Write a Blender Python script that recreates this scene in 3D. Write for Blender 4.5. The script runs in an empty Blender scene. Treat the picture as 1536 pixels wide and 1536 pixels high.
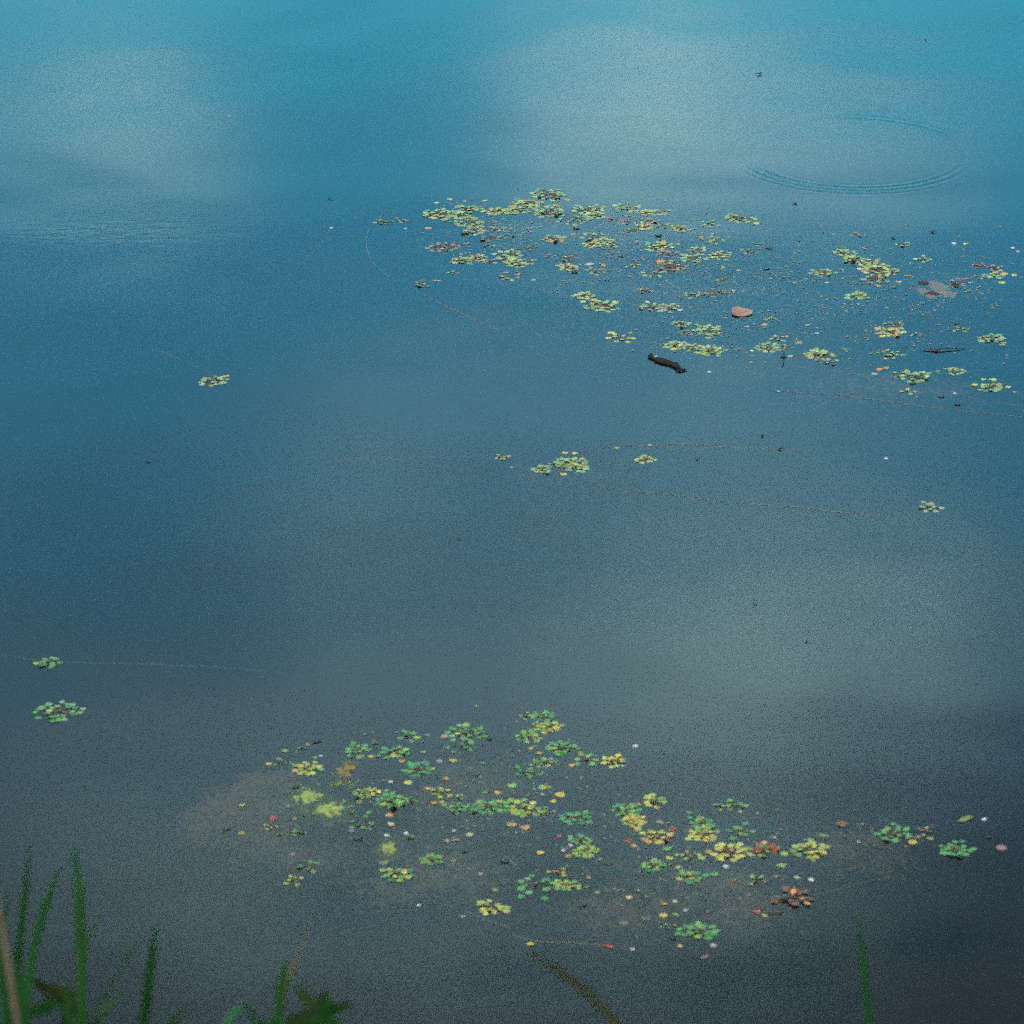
import bpy, bmesh, math, random
from mathutils import Vector, Matrix, noise

scene = bpy.context.scene
COL = scene.collection
R = math.radians
rnd = random.Random(11)

# ------------------------------------------------------------------ camera
CAM_H = 8.0
PITCH = R(23.25)                      # depression of the optical axis
FOV = R(14.3)
cam_d = bpy.data.cameras.new('camera')
cam = bpy.data.objects.new('camera', cam_d)
COL.objects.link(cam)
cam.location = (0, 0, CAM_H)
cam.rotation_euler = (R(90) - PITCH, 0, 0)
cam_d.sensor_fit = 'HORIZONTAL'
cam_d.sensor_width = 36
cam_d.angle = FOV
cam_d.clip_start = 0.1
cam_d.clip_end = 3000
cam_d.dof.use_dof = True
cam_d.dof.focus_distance = 25.0
cam_d.dof.aperture_fstop = 4.4
scene.camera = cam

# ------------------------------------------------------------------ sky, sun, exposure
SUN_EL, SUN_AZ = R(48), R(215)        # high, behind the viewer's left shoulder
world = bpy.data.worlds.new('World')
scene.world = world
world.use_nodes = True
wt = world.node_tree
wt.nodes.clear()
class NB:
    """small helper for building node trees"""
    def __init__(s, tree): s.t = tree
    def n(s, typ, **kw):
        nd = s.t.nodes.new(typ)
        for k, v in kw.items(): setattr(nd, k, v)
        return nd
    def lk(s, a, b): s.t.links.new(a, b)
    def m(s, op, a, b=None, c=None, clamp=False):
        nd = s.n('ShaderNodeMath', operation=op); nd.use_clamp = clamp
        for i, v in enumerate((a, b, c)):
            if v is None: continue
            if isinstance(v, (int, float)): nd.inputs[i].default_value = v
            else: s.lk(v, nd.inputs[i])
        return nd.outputs[0]
    def mix(s, f, a, b, blend='MIX'):
        nd = s.n('ShaderNodeMix', data_type='RGBA', blend_type=blend)
        for sock, v in ((nd.inputs['Factor'], f), (nd.inputs[6], a), (nd.inputs[7], b)):
            if isinstance(v, (int, float)): sock.default_value = v
            elif isinstance(v, (tuple, list)): sock.default_value = (*v, 1) if len(v) == 3 else v
            else: s.lk(v, sock)
        return nd.outputs[2]
    def noise(s, vec, scale, detail=3, rough=0.5, dim='3D'):
        nd = s.n('ShaderNodeTexNoise', noise_dimensions=dim)
        nd.inputs['Scale'].default_value = scale
        nd.inputs['Detail'].default_value = detail
        nd.inputs['Roughness'].default_value = rough
        if vec is not None: s.lk(vec, nd.inputs['Vector'])
        return nd.outputs['Fac']
    def ramp(s, v, lo, hi):
        nd = s.n('ShaderNodeMapRange', interpolation_type='SMOOTHSTEP')
        s.lk(v, nd.inputs['Value'])
        nd.inputs['From Min'].default_value = lo
        nd.inputs['From Max'].default_value = hi
        return nd.outputs['Result']

W = NB(wt)
sky = W.n('ShaderNodeTexSky', sky_type='NISHITA')
sky.sun_disc = False
sky.sun_elevation = SUN_EL
sky.sun_rotation = SUN_AZ
sky.air_density = 1.0
sky.dust_density = 0.3
sky.ozone_density = 3.0
tc = W.n('ShaderNodeTexCoord')
sep = W.n('ShaderNodeSeparateXYZ')
W.lk(tc.outputs['Generated'], sep.inputs[0])
RAD = 180 / math.pi
az = W.m('MULTIPLY', W.m('ARCTAN2', sep.outputs[0], sep.outputs[1]), RAD)
el = W.m('MULTIPLY', W.m('ARCSINE', sep.outputs[2]), RAD)
# soft irregular edges for the cloud banks
wn1 = W.noise(tc.outputs['Generated'], 14, 2, 0.55)
mpw = W.n('ShaderNodeMapping'); mpw.inputs['Location'].default_value = (3.1, 7.7, 1.3)
W.lk(tc.outputs['Generated'], mpw.inputs[0])
wn2 = W.noise(mpw.outputs[0], 14, 2, 0.55)
azw = W.m('ADD', az, W.m('MULTIPLY', W.m('SUBTRACT', wn1, 0.5), 2.2))
elw = W.m('ADD', el, W.m('MULTIPLY', W.m('SUBTRACT', wn2, 0.5), 1.5))
# cloud banks standing over the far side of the pond: azimuth, elevation, half widths (degrees), density
CLOUDS = [
    (-6.3, 17.9, 1.7, 0.80, 0.74),
    (-5.0, 18.4, 1.2, 0.45, 0.22),
    (1.7, 17.8, 2.1, 1.05, 0.92),
    (0.1, 18.1, 0.7, 1.0, 0.22),
    (5.0, 18.1, 2.0, 0.9, 0.60),
    (2.6, 16.5, 1.7, 0.7, 0.26),
    (-1.0, 21.7, 2.8, 0.8, 0.24),
    (3.5, 21.9, 2.8, 0.8, 0.36),
    (-2.2, 23.1, 2.6, 0.6, 0.34),
    (4.0, 25.0, 3.4, 1.5, 0.93),
    (-1.0, 25.7, 3.2, 1.3, 0.34),
    (-5.5, 28.0, 3.8, 2.2, 0.42),
    (-0.5, 29.0, 3.8, 2.1, 0.40),
    (3.6, 28.4, 2.4, 1.8, 0.36),
]
ae = W.n('ShaderNodeCombineXYZ'); W.lk(azw, ae.inputs[0]); W.lk(elw, ae.inputs[1])
acc = None
for a0, e0, sa, se, amp in CLOUDS:
    ma = W.n('ShaderNodeVectorMath', operation='MULTIPLY_ADD')
    W.lk(ae.outputs[0], ma.inputs[0])
    ma.inputs[1].default_value = (1 / sa, 1 / se, 0); ma.inputs[2].default_value = (-a0 / sa, -e0 / se, 0)
    dt = W.n('ShaderNodeVectorMath', operation='DOT_PRODUCT')
    W.lk(ma.outputs[0], dt.inputs[0]); W.lk(ma.outputs[0], dt.inputs[1])
    acc = W.m('MULTIPLY_ADD', W.m('POWER', 1 / math.e, dt.outputs['Value']), amp, 0.0 if acc is None else acc)
# broken cloud of the same cover over the rest of the sky
mpc = W.n('ShaderNodeMapping'); mpc.inputs['Scale'].default_value = (1, 1, 2.2)
W.lk(tc.outputs['Generated'], mpc.inputs[0])
rest = W.ramp(W.noise(mpc.outputs[0], 3.0, 4, 0.55), 0.42, 0.66)
wx = W.m('DIVIDE', az, 16.0); wy = W.m('DIVIDE', W.m('SUBTRACT', el, 23.0), 14.0)
win = W.m('EXPONENT', W.m('MULTIPLY', W.m('POWER', W.m('ADD', W.m('MULTIPLY', wx, wx), W.m('MULTIPLY', wy, wy)), 2.0), -1.0))
fleck = W.m('MULTIPLY_ADD', W.noise(mpw.outputs[0], 26, 3, 0.6), 1.1, 0.45)
cover = W.m('ADD', W.m('MULTIPLY', W.m('MULTIPLY', acc, fleck), win), W.m('MULTIPLY', rest, W.m('SUBTRACT', 1.0, win)), clamp=True)
# a saturated blue-green sky, deepening with height
CLOUD_COL = (3.6, 6.1, 6.6)
cr = W.n('ShaderNodeValToRGB')
W.lk(W.m('DIVIDE', el, 40.0, clamp=True), cr.inputs[0])
els = cr.color_ramp.elements
els[0].position = 10 / 40; els[0].color = (0.15, 1.30, 1.08, 1)
els[1].position = 16.3 / 40; els[1].color = (0.14, 1.08, 0.96, 1)
for p_, c_ in ((20, (0.15, 0.97, 0.96)), (23, (0.17, 0.98, 0.93)), (26, (0.24, 0.66, 0.62)), (30, (0.26, 0.39, 0.34))):
    q_ = els.new(p_ / 40); q_.color = (*c_, 1)
clear = W.mix(1.0, sky.outputs[0], cr.outputs[0], 'MULTIPLY')
both = W.mix(cover, clear, CLOUD_COL)
world.cycles.sampling_method = 'MANUAL'; world.cycles.sample_map_resolution = 256
bg = W.n('ShaderNodeBackground'); bg.inputs['Strength'].default_value = 0.15
W.lk(both, bg.inputs['Color'])
wo = W.n('ShaderNodeOutputWorld'); W.lk(bg.outputs[0], wo.inputs['Surface'])

sun_d = bpy.data.lights.new('sun', 'SUN')
sun_d.energy = 1.5
sun_d.angle = R(14)
sun_d.color = (1.0, 0.90, 0.74)
sun = bpy.data.objects.new('sun', sun_d)
COL.objects.link(sun)
sd = Vector((math.sin(SUN_AZ) * math.cos(SUN_EL), math.cos(SUN_AZ) * math.cos(SUN_EL), math.sin(SUN_EL)))
sun.rotation_euler = sd.to_track_quat('Z', 'Y').to_euler()
sun.location = (0, 0, 40)

vs = scene.view_settings
vs.view_transform = 'Standard'
vs.look = 'None'
vs.gamma = 1.0
vs.exposure = 1.6
scene.render.engine = 'CYCLES'
scene.cycles.use_denoising = False     # the picture keeps its fine grain
scene.cycles.use_adaptive_sampling = True
scene.cycles.adaptive_threshold = 1.0
scene.cycles.adaptive_min_samples = 14
scene.cycles.max_bounces = 3
scene.cycles.diffuse_bounces = 1
scene.cycles.glossy_bounces = 2
scene.cycles.caustics_reflective = False
scene.cycles.caustics_refractive = False
scene.cycles.transparent_max_bounces = 12
scene.render.filter_size = 2.15

# ------------------------------------------------------------------ plan of the pond
FPX = 768 / math.tan(FOV / 2)
CF = Vector((0, math.cos(PITCH), -math.sin(PITCH)))
CU = Vector((0, math.sin(PITCH), math.cos(PITCH)))
CR = Vector((1, 0, 0))
CP = Vector((0, 0, CAM_H))
def ray(x, y):
    return CF + CR * ((x - 768) / FPX) - CU * ((y - 768) / FPX)
def at(x, y, z=0.0):
    """survey point of the photograph -> point on the pond's level"""
    d = ray(x, y)
    return CP + d * ((z - CAM_H) / d.z)
def at_d(x, y, d):
    return CP + ray(x, y) * d
def px(y):
    """metres across one survey pixel on the water at that row"""
    return (at(768, y) - CP).length / FPX

# ------------------------------------------------------------------ materials
def new_mat(name):
    m = bpy.data.materials.new(name); m.use_nodes = True
    m.node_tree.nodes.clear()
    nb = NB(m.node_tree)
    out = nb.n('ShaderNodeOutputMaterial')
    return m, nb, out
def principled(nb, out, color, rough=0.6, spec=0.4):
    p = nb.n('ShaderNodeBsdfPrincipled')
    if isinstance(color, tuple): p.inputs['Base Color'].default_value = (*color, 1)
    else: nb.lk(color, p.inputs['Base Color'])
    p.inputs['Roughness'].default_value = rough
    p.inputs['Specular IOR Level'].default_value = spec
    nb.lk(p.outputs[0], out.inputs['Surface'])
    return p
def leaf_material(name, rough=0.5, spec=0.35, vein=0.25, mottle=0.5, trans=0.15):
    """colour comes from the object's own colour, with mottling and veins"""
    m, nb, out = new_mat(name)
    oi = nb.n('ShaderNodeObjectInfo')
    t = nb.n('ShaderNodeTexCoord')
    addv = nb.n('ShaderNodeVectorMath', operation='ADD')
    nb.lk(t.outputs['Object'], addv.inputs[0]); 
    rv = nb.n('ShaderNodeCombineXYZ')
    r10 = nb.m('MULTIPLY', oi.outputs['Random'], 37.0)
    nb.lk(r10, rv.inputs[0]); nb.lk(r10, rv.inputs[1])
    nb.lk(rv.outputs[0], addv.inputs[1])
    n1 = nb.noise(addv.outputs[0], 2.2, 3)
    n2 = nb.noise(addv.outputs[0], 9.0, 2)
    c = oi.outputs['Color']
    warm = nb.mix(1.0, c, (1.35, 1.0, 0.75), 'MULTIPLY')
    c1 = nb.mix(nb.ramp(n1, 0.4, 0.68), c, warm)
    dark = nb.mix(1.0, c1, (0.55, 0.55, 0.5), 'MULTIPLY')
    c2 = nb.mix(nb.m('MULTIPLY', nb.ramp(n2, 0.5, 0.75), mottle), c1, dark)
    s = nb.n('ShaderNodeSeparateXYZ'); nb.lk(t.outputs['Object'], s.inputs[0])
    ax = nb.m('ABSOLUTE', s.outputs[0])
    wv = nb.m('SINE', nb.m('MULTIPLY', nb.m('SUBTRACT', s.outputs[1], nb.m('MULTIPLY', ax, 0.9)), 42.0))
    pale = nb.mix(1.0, c2, (1.25, 1.2, 1.15), 'MULTIPLY')
    c3 = nb.mix(nb.m('MULTIPLY', nb.ramp(wv, 0.55, 1.0), vein), c2, pale)
    p = principled(nb, out, c3, rough, spec)
    b = nb.n('ShaderNodeBump'); b.inputs['Strength'].default_value = 0.35; b.inputs['Distance'].default_value = 0.002
    nb.lk(wv, b.inputs['Height']); nb.lk(b.outputs[0], p.inputs['Normal'])
    if trans:
        tr = nb.n('ShaderNodeBsdfTranslucent'); nb.lk(c3, tr.inputs['Color'])
        mx = nb.n('ShaderNodeMixShader'); mx.inputs[0].default_value = trans
        nb.lk(p.outputs[0], mx.inputs[1]); nb.lk(tr.outputs[0], mx.inputs[2])
        nb.lk(mx.outputs[0], out.inputs['Surface'])
    return m
M_LEAF = leaf_material('leaf_surface')
M_BLADE = leaf_material('blade_surface', 0.7, 0.10, 0.1, 0.4, 0.2)
def flat_material(name, color, color2, scale=40, rough=0.7, spec=0.3, bump=0.4, dist=0.003):
    m, nb, out = new_mat(name)
    t = nb.n('ShaderNodeTexCoord')
    n1 = nb.noise(t.outputs['Object'], scale, 4, 0.6)
    p = principled(nb, out, nb.mix(nb.ramp(n1, 0.35, 0.7), color, color2), rough, spec)
    b = nb.n('ShaderNodeBump'); b.inputs['Strength'].default_value = bump; b.inputs['Distance'].default_value = dist
    nb.lk(n1, b.inputs['Height']); nb.lk(b.outputs[0], p.inputs['Normal'])
    return m
M_STALK = flat_material('red_brown_stalk', (0.085, 0.035, 0.03), (0.14, 0.07, 0.05), 90)
M_WOOD = flat_material('wet_dark_wood', (0.006, 0.005, 0.006), (0.020, 0.015, 0.014), 60, 0.75, 0.15, 0.9, 0.006)
M_STICK = flat_material('purple_brown_twig', (0.03, 0.018, 0.024), (0.06, 0.035, 0.04), 80)
M_PALESTEM = flat_material('pale_floating_stem', (0.17, 0.125, 0.10), (0.12, 0.095, 0.075), 30)
M_INSECT = flat_material('dark_insect', (0.006, 0.005, 0.005), (0.018, 0.014, 0.012), 200, 0.4, 0.5)
M_WEED = flat_material('brown_water_weed', (0.42, 0.26, 0.17), (0.32, 0.21, 0.13), 9, 0.9, 0.1)
M_ALGAE = flat_material('yellow_green_algae', (0.22, 0.225, 0.075), (0.14, 0.15, 0.05), 22, 0.9, 0.1)
M_ALGAE_BROWN = flat_material('ochre_algae', (0.17, 0.13, 0.045), (0.13, 0.065, 0.03), 26, 0.9, 0.1)
M_ALGAE_OLIVE = flat_material('olive_algae', (0.15, 0.16, 0.045), (0.10, 0.10, 0.035), 12, 0.9, 0.1)
M_PAD = flat_material('sodden_grey_pad', (0.115, 0.10, 0.10), (0.085, 0.078, 0.08), 30, 0.8, 0.2)
M_PADBROWN = flat_material('brown_dead_pad', (0.05, 0.016, 0.009), (0.028, 0.011, 0.008), 50)
M_SCAR = flat_material('pale_wood_scar', (0.36, 0.25, 0.24), (0.28, 0.19, 0.18), 60)
M_BED, _nb, _o = new_mat('pond_silt')
_d = _nb.n('ShaderNodeBsdfDiffuse'); _d.inputs['Color'].default_value = (0.070, 0.050, 0.054, 1); _nb.lk(_d.outputs[0], _o.inputs['Surface'])
M_BANK = flat_material('bank_turf', (0.03, 0.055, 0.015), (0.06, 0.05, 0.03), 3, 0.95, 0.05, 0.8, 0.05)
M_TURF = flat_material('bank_grass', (0.02, 0.075, 0.014), (0.035, 0.09, 0.02), 6, 0.8, 0.2)
M_DEBRIS = flat_material('pale_debris', (0.20, 0.16, 0.14), (0.10, 0.08, 0.07), 3, 0.8, 0.2)

def tag(o, label=None, cat=None, group=None, kind=None):
    if label: o['label'] = label
    if cat: o['category'] = cat
    if group: o['group'] = group
    if kind: o['kind'] = kind
    return o
def link(name, me, mat=None, parent=None, loc=None):
    if mat is not None and len(me.materials) == 0: me.materials.append(mat)
    o = bpy.data.objects.new(name, me)
    COL.objects.link(o)
    if parent is not None: o.parent = parent
    if loc is not None: o.location = loc
    return o
def mesh(name, verts, faces, smooth=True):
    me = bpy.data.meshes.new(name)
    me.from_pydata([tuple(v) for v in verts], [], faces)
    if smooth:
        for p in me.polygons: p.use_smooth = True
    me.update()
    return me
def tube(path, radii, seg=6, verts=None, faces=None):
    """tube along a path, appended to verts / faces"""
    verts = [] if verts is None else verts
    faces = [] if faces is None else faces
    n = len(path); base = len(verts)
    for i, p in enumerate(path):
        a = path[max(i - 1, 0)]; b = path[min(i + 1, n - 1)]
        t = (b - a).normalized() if (b - a).length > 1e-9 else Vector((0, 0, 1))
        u = t.cross(Vector((0, 0, 1)))
        if u.length < 1e-4: u = Vector((1, 0, 0))
        u.normalize(); v = u.cross(t)
        r = radii[i] if isinstance(radii, (list, tuple)) else radii
        for k in range(seg):
            an = 2 * math.pi * k / seg
            verts.append(p + u * (math.cos(an) * r) + v * (math.sin(an) * r))
    for i in range(n - 1):
        for k in range(seg):
            k2 = (k + 1) % seg
            faces.append((base + i * seg + k, base + i * seg + k2, base + (i + 1) * seg + k2, base + (i + 1) * seg + k))
    faces.append(tuple(base + k for k in range(seg)))
    faces.append(tuple(base + (n - 1) * seg + k for k in reversed(range(seg))))
    return verts, faces
def smooth_path(pts, sub=5):
    out = []
    n = len(pts)
    for i in range(n - 1):
        p0, p1, p2, p3 = pts[max(i - 1, 0)], pts[i], pts[i + 1], pts[min(i + 2, n - 1)]
        for k in range(sub):
            t = k / sub
            out.append(0.5 * ((2 * p1) + (p2 - p0) * t + (2 * p0 - 5 * p1 + 4 * p2 - p3) * t * t + (3 * p1 - p0 - 3 * p2 + p3) * t ** 3))
    out.append(pts[-1].copy())
    return out

# ------------------------------------------------------------------ water
m_water, nb, out = new_mat('pond_water')
geo = nb.n('ShaderNodeNewGeometry')
pos = geo.outputs['Position']
sp = nb.n('ShaderNodeSeparateXYZ'); nb.lk(pos, sp.inputs[0])
# a ring left by something that dropped in, spreading over the far water
rc = at(1281, 229); rl = at(1106, 238); rr = at(1452, 222)
RING_R = (rr.x - rl.x) / 2 * 0.965
ddx = nb.m('SUBTRACT', sp.outputs[0], rc.x); ddy = nb.m('SUBTRACT', sp.outputs[1], rc.y)
rad = nb.m('SQRT', nb.m('ADD', nb.m('MULTIPLY', ddx, ddx), nb.m('MULTIPLY', ddy, ddy)))
dr = nb.m('SUBTRACT', rad, RING_R)
pack = nb.m('EXPONENT', nb.m('MULTIPLY', nb.m('POWER', nb.m('DIVIDE', nb.m('SUBTRACT', dr, 0.015), 0.065), 2.0), -1.0))
wave = nb.m('SINE', nb.m('MULTIPLY', dr, 2 * math.pi / 0.062))
lower = nb.m('MULTIPLY', nb.ramp(ddy, -0.25 * RING_R, -0.75 * RING_R), nb.ramp(ddx, 0.95 * RING_R, 0.3 * RING_R))
upper = nb.m('MULTIPLY', nb.m('MULTIPLY', nb.ramp(ddy, 0.1 * RING_R, 0.6 * RING_R), nb.ramp(ddx, -0.35 * RING_R, 0.35 * RING_R)), 0.75)
side = nb.m('ADD', nb.m('ADD', lower, upper), 0.16)
ringh = nb.m('MULTIPLY', nb.m('MULTIPLY', wave, nb.m('MULTIPLY', pack, side)), 0.00036)
# cat's paw ripples on the left, nearly calm elsewhere
mp = nb.n('ShaderNodeMapping'); mp.inputs['Scale'].default_value = (2.2, 5.0, 1.0)
nb.lk(pos, mp.inputs[0])
rip = nb.noise(mp.outputs[0], 3.4, 3, 0.55)
cpw = at(130, 352)
ex = nb.m('DIVIDE', nb.m('SUBTRACT', sp.outputs[0], cpw.x), 0.75)
ey = nb.m('DIVIDE', nb.m('SUBTRACT', sp.outputs[1], cpw.y), 0.26)
pawmask = nb.m('EXPONENT', nb.m('MULTIPLY', nb.m('ADD', nb.m('MULTIPLY', ex, ex), nb.m('MULTIPLY', ey, ey)), -1.0))
riph = nb.m('MULTIPLY', rip, nb.m('ADD', nb.m('MULTIPLY', pawmask, 0.0008), 0.00010))
swell = nb.m('MULTIPLY', nb.noise(pos, 0.8, 1), 0.006)
hgt = nb.m('ADD', nb.m('ADD', ringh, riph), swell)
bmp = nb.n('ShaderNodeBump'); bmp.inputs['Strength'].default_value = 1.0; bmp.inputs['Distance'].default_value = 1.0
nb.lk(hgt, bmp.inputs['Height'])
gl = nb.n('ShaderNodeBsdfGlossy'); gl.inputs['Roughness'].default_value = 0.09
gl.inputs['Color'].default_value = (1, 1, 1, 1)
nb.lk(bmp.outputs[0], gl.inputs['Normal'])
trn = nb.n('ShaderNodeBsdfTransparent')
trn.inputs['Color'].default_value = (0.42, 0.42, 0.34, 1)   # peaty murk
fr = nb.n('ShaderNodeFresnel'); fr.inputs['IOR'].default_value = 1.333
nb.lk(bmp.outputs[0], fr.inputs['Normal'])
mx = nb.n('ShaderNodeMixShader')
nb.lk(fr.outputs[0], mx.inputs[0]); nb.lk(trn.outputs[0], mx.inputs[1]); nb.lk(gl.outputs[0], mx.inputs[2])
nb.lk(mx.outputs[0], out.inputs['Surface'])
bm = bmesh.new()
bmesh.ops.create_cube(bm, size=1.0)
for v in bm.verts:
    v.co = Vector((v.co.x * 900, 390 + v.co.y * 800, -0.5 + v.co.z))
me = bpy.data.meshes.new('water'); bm.to_mesh(me); bm.free()
water = tag(link('water', me, m_water), kind='structure')

me = mesh('ground', [(-900, -400, -0.8), (900, -400, -0.8), (900, 1600, -0.8), (-900, 1600, -0.8)], [(0, 1, 2, 3)], False)
tag(link('ground', me, M_BED), kind='structure')

# the bank on which the viewer stands
def bank_z(x, y):
    prof = [(-30, 6.6), (-4, 6.55), (0, 6.35), (4, 4.75), (7.6, 3.12), (8.6, 2.45), (10.5, 1.0), (12.0, 0.1), (13.0, -0.35), (16, -1.2)]
    z = prof[-1][1]
    for (y0, z0), (y1, z1) in zip(prof, prof[1:]):
        if y0 <= y <= y1:
            z = z0 + (z1 - z0) * (y - y0) / (y1 - y0); break
    return z + 0.05 * noise.noise(Vector((x * 0.8, y * 0.8, 0))) - 0.02
vv, ff = [], []
NX, NY = 60, 60
for j in range(NY + 1):
    for i in range(NX + 1):
        x = -40 + 80 * i / NX; y = -30 + 46 * j / NY
        vv.append((x, y, bank_z(x, y)))
for j in range(NY):
    for i in range(NX):
        a = j * (NX + 1) + i
        ff.append((a, a + 1, a + NX + 2, a + NX + 1))
tag(link('bank', mesh('bank', vv, ff), M_BANK), kind='structure')

# ------------------------------------------------------------------ colours (albedo)
C = {
    'g': (0.088, 0.205, 0.050), 'm': (0.070, 0.195, 0.062), 'l': (0.190, 0.270, 0.050), 'y': (0.350, 0.315, 0.065),
    'Y': (0.460, 0.330, 0.055), 'o': (0.400, 0.245, 0.065), 'v': (0.150, 0.150, 0.045), 't': (0.260, 0.215, 0.135),
    'c': (0.430, 0.380, 0.240), 'w': (0.440, 0.450, 0.440), 'r': (0.300, 0.040, 0.035), 'R': (0.240, 0.070, 0.025),
    'b': (0.130, 0.075, 0.040), 'p': (0.230, 0.130, 0.130), 'P': (0.270, 0.075, 0.110), 'd': (0.012, 0.014, 0.014),
    'n': (0.170, 0.180, 0.130), 'k': (0.045, 0.020, 0.020), 'f': (0.130, 0.230, 0.100), 's': (0.300, 0.300, 0.270),
}
CN = {'g': 'green', 'm': 'blue-green', 'l': 'lime green', 'y': 'yellow', 'Y': 'deep yellow', 'o': 'orange', 'v': 'olive', 't': 'tan',
      'c': 'cream', 'w': 'white', 'r': 'red', 'R': 'rust red', 'b': 'brown', 'p': 'pink', 'P': 'magenta', 'd': 'black',
      'n': 'grey-green', 'k': 'dark maroon', 'f': 'pale green', 's': 'pale grey'}
for k_ in C: C[k_] = (C[k_][0] * 0.98, C[k_][1] * (0.92 if k_ in 'gmlyfvYn' else 0.8), C[k_][2] * (1.0 if k_ in 'gmlyf' else 0.8))
def jit(c, s=0.16):
    f = 1 + rnd.uniform(-s, s)
    return tuple(max(0.003, v * f * (1 + rnd.uniform(-s, s) * 0.6)) for v in c) + (1.0,)
def blend(a, b, t): return tuple(x + (y - x) * t for x, y in zip(a, b))

# ------------------------------------------------------------------ leaf meshes (unit length along +Y, base at the origin)
def leaf_mesh(kind, seed):
    r = random.Random(seed)
    if kind == 'rosette':      # broad rhomb with a toothed outer edge
        half = [(0.0, 0.0), (0.16, 0.10), (0.33, 0.26), (0.47, 0.46), (0.41, 0.54), (0.46, 0.64), (0.33, 0.69), (0.36, 0.81), (0.21, 0.83), (0.19, 0.94), (0.05, 0.94)]
    elif kind == 'round':
        half = [(0.0, 0.0), (0.22, 0.06), (0.38, 0.20), (0.46, 0.40), (0.45, 0.60), (0.36, 0.80), (0.20, 0.94)]
    else:                      # narrow pointed
        half = [(0.0, 0.0), (0.10, 0.10), (0.20, 0.28), (0.23, 0.48), (0.19, 0.68), (0.11, 0.86)]
    half = [(x * (1 + r.uniform(-0.15, 0.13)), y) for x, y in half]
    cup = r.uniform(0.10, 0.34); fold = r.uniform(-0.02, 0.05); droop = r.uniform(0.0, 0.07)
    ph = r.uniform(0, 6)
    def zz(x, y): return fold * abs(x) * 0.8 - cup * x * x - droop * y * y + 0.014 * math.sin(9 * y + ph + 5 * x)
    ribs = [h[1] for h in half] + [1.0]
    verts, faces = [], []
    n = len(half)
    for i in range(n):
        x, y = half[i]
        xr = x * (1 + r.uniform(-0.07, 0.07))
        verts += [(-x, y, zz(-x, y)), (-x * 0.5, y, zz(-x * 0.5, y)), (0, y, zz(0, y)), (xr * 0.5, y, zz(xr * 0.5, y)), (xr, y, zz(xr, y))]
    verts.append((0, 1.0, zz(0, 1.0)))
    for i in range(n - 1):
        a, b = i * 5, (i + 1) * 5
        for k in range(4):
            faces.append((a + k, a + k + 1, b + k + 1, b + k))
    a = (n - 1) * 5
    for k in range(4):
        faces.append((a + k, a + k + 1, n * 5))
    me = mesh('leaf', verts, faces)
    bm = bmesh.new(); bm.from_mesh(me)
    bmesh.ops.remove_doubles(bm, verts=bm.verts, dist=1e-4)
    bm.to_mesh(me); bm.free()
    me.materials.append(M_LEAF)
    return me
ROS = [leaf_mesh('rosette', 100 + i) for i in range(7)]
RND = [leaf_mesh('round', 200 + i) for i in range(5)]
NAR = [leaf_mesh('narrow', 300 + i) for i in range(4)]
WEED_LEAF = [leaf_mesh('narrow', 320 + i) for i in range(4)]
for m_ in WEED_LEAF: m_.materials[0] = M_BLADE

def put_leaf(me, parent, loc, ang, length, width, pitch=0.0, roll=0.0, color=(0.1, 0.2, 0.05, 1), name='leaf'):
    """ang: heading of the leaf tip, 0 = +X"""
    o = bpy.data.objects.new(name, me)
    COL.objects.link(o)
    o.matrix_world = Matrix.Identity(4)
    m = Matrix.Translation(loc) @ Matrix.Rotation(ang - math.pi / 2, 4, 'Z') @ Matrix.Rotation(pitch, 4, 'X') @ Matrix.Rotation(roll, 4, 'Y') @ Matrix.Diagonal((width, length, (length + width) / 2, 1))
    if parent is not None: o.parent = parent
    o.matrix_local = m
    o.color = color
    return o

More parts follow.
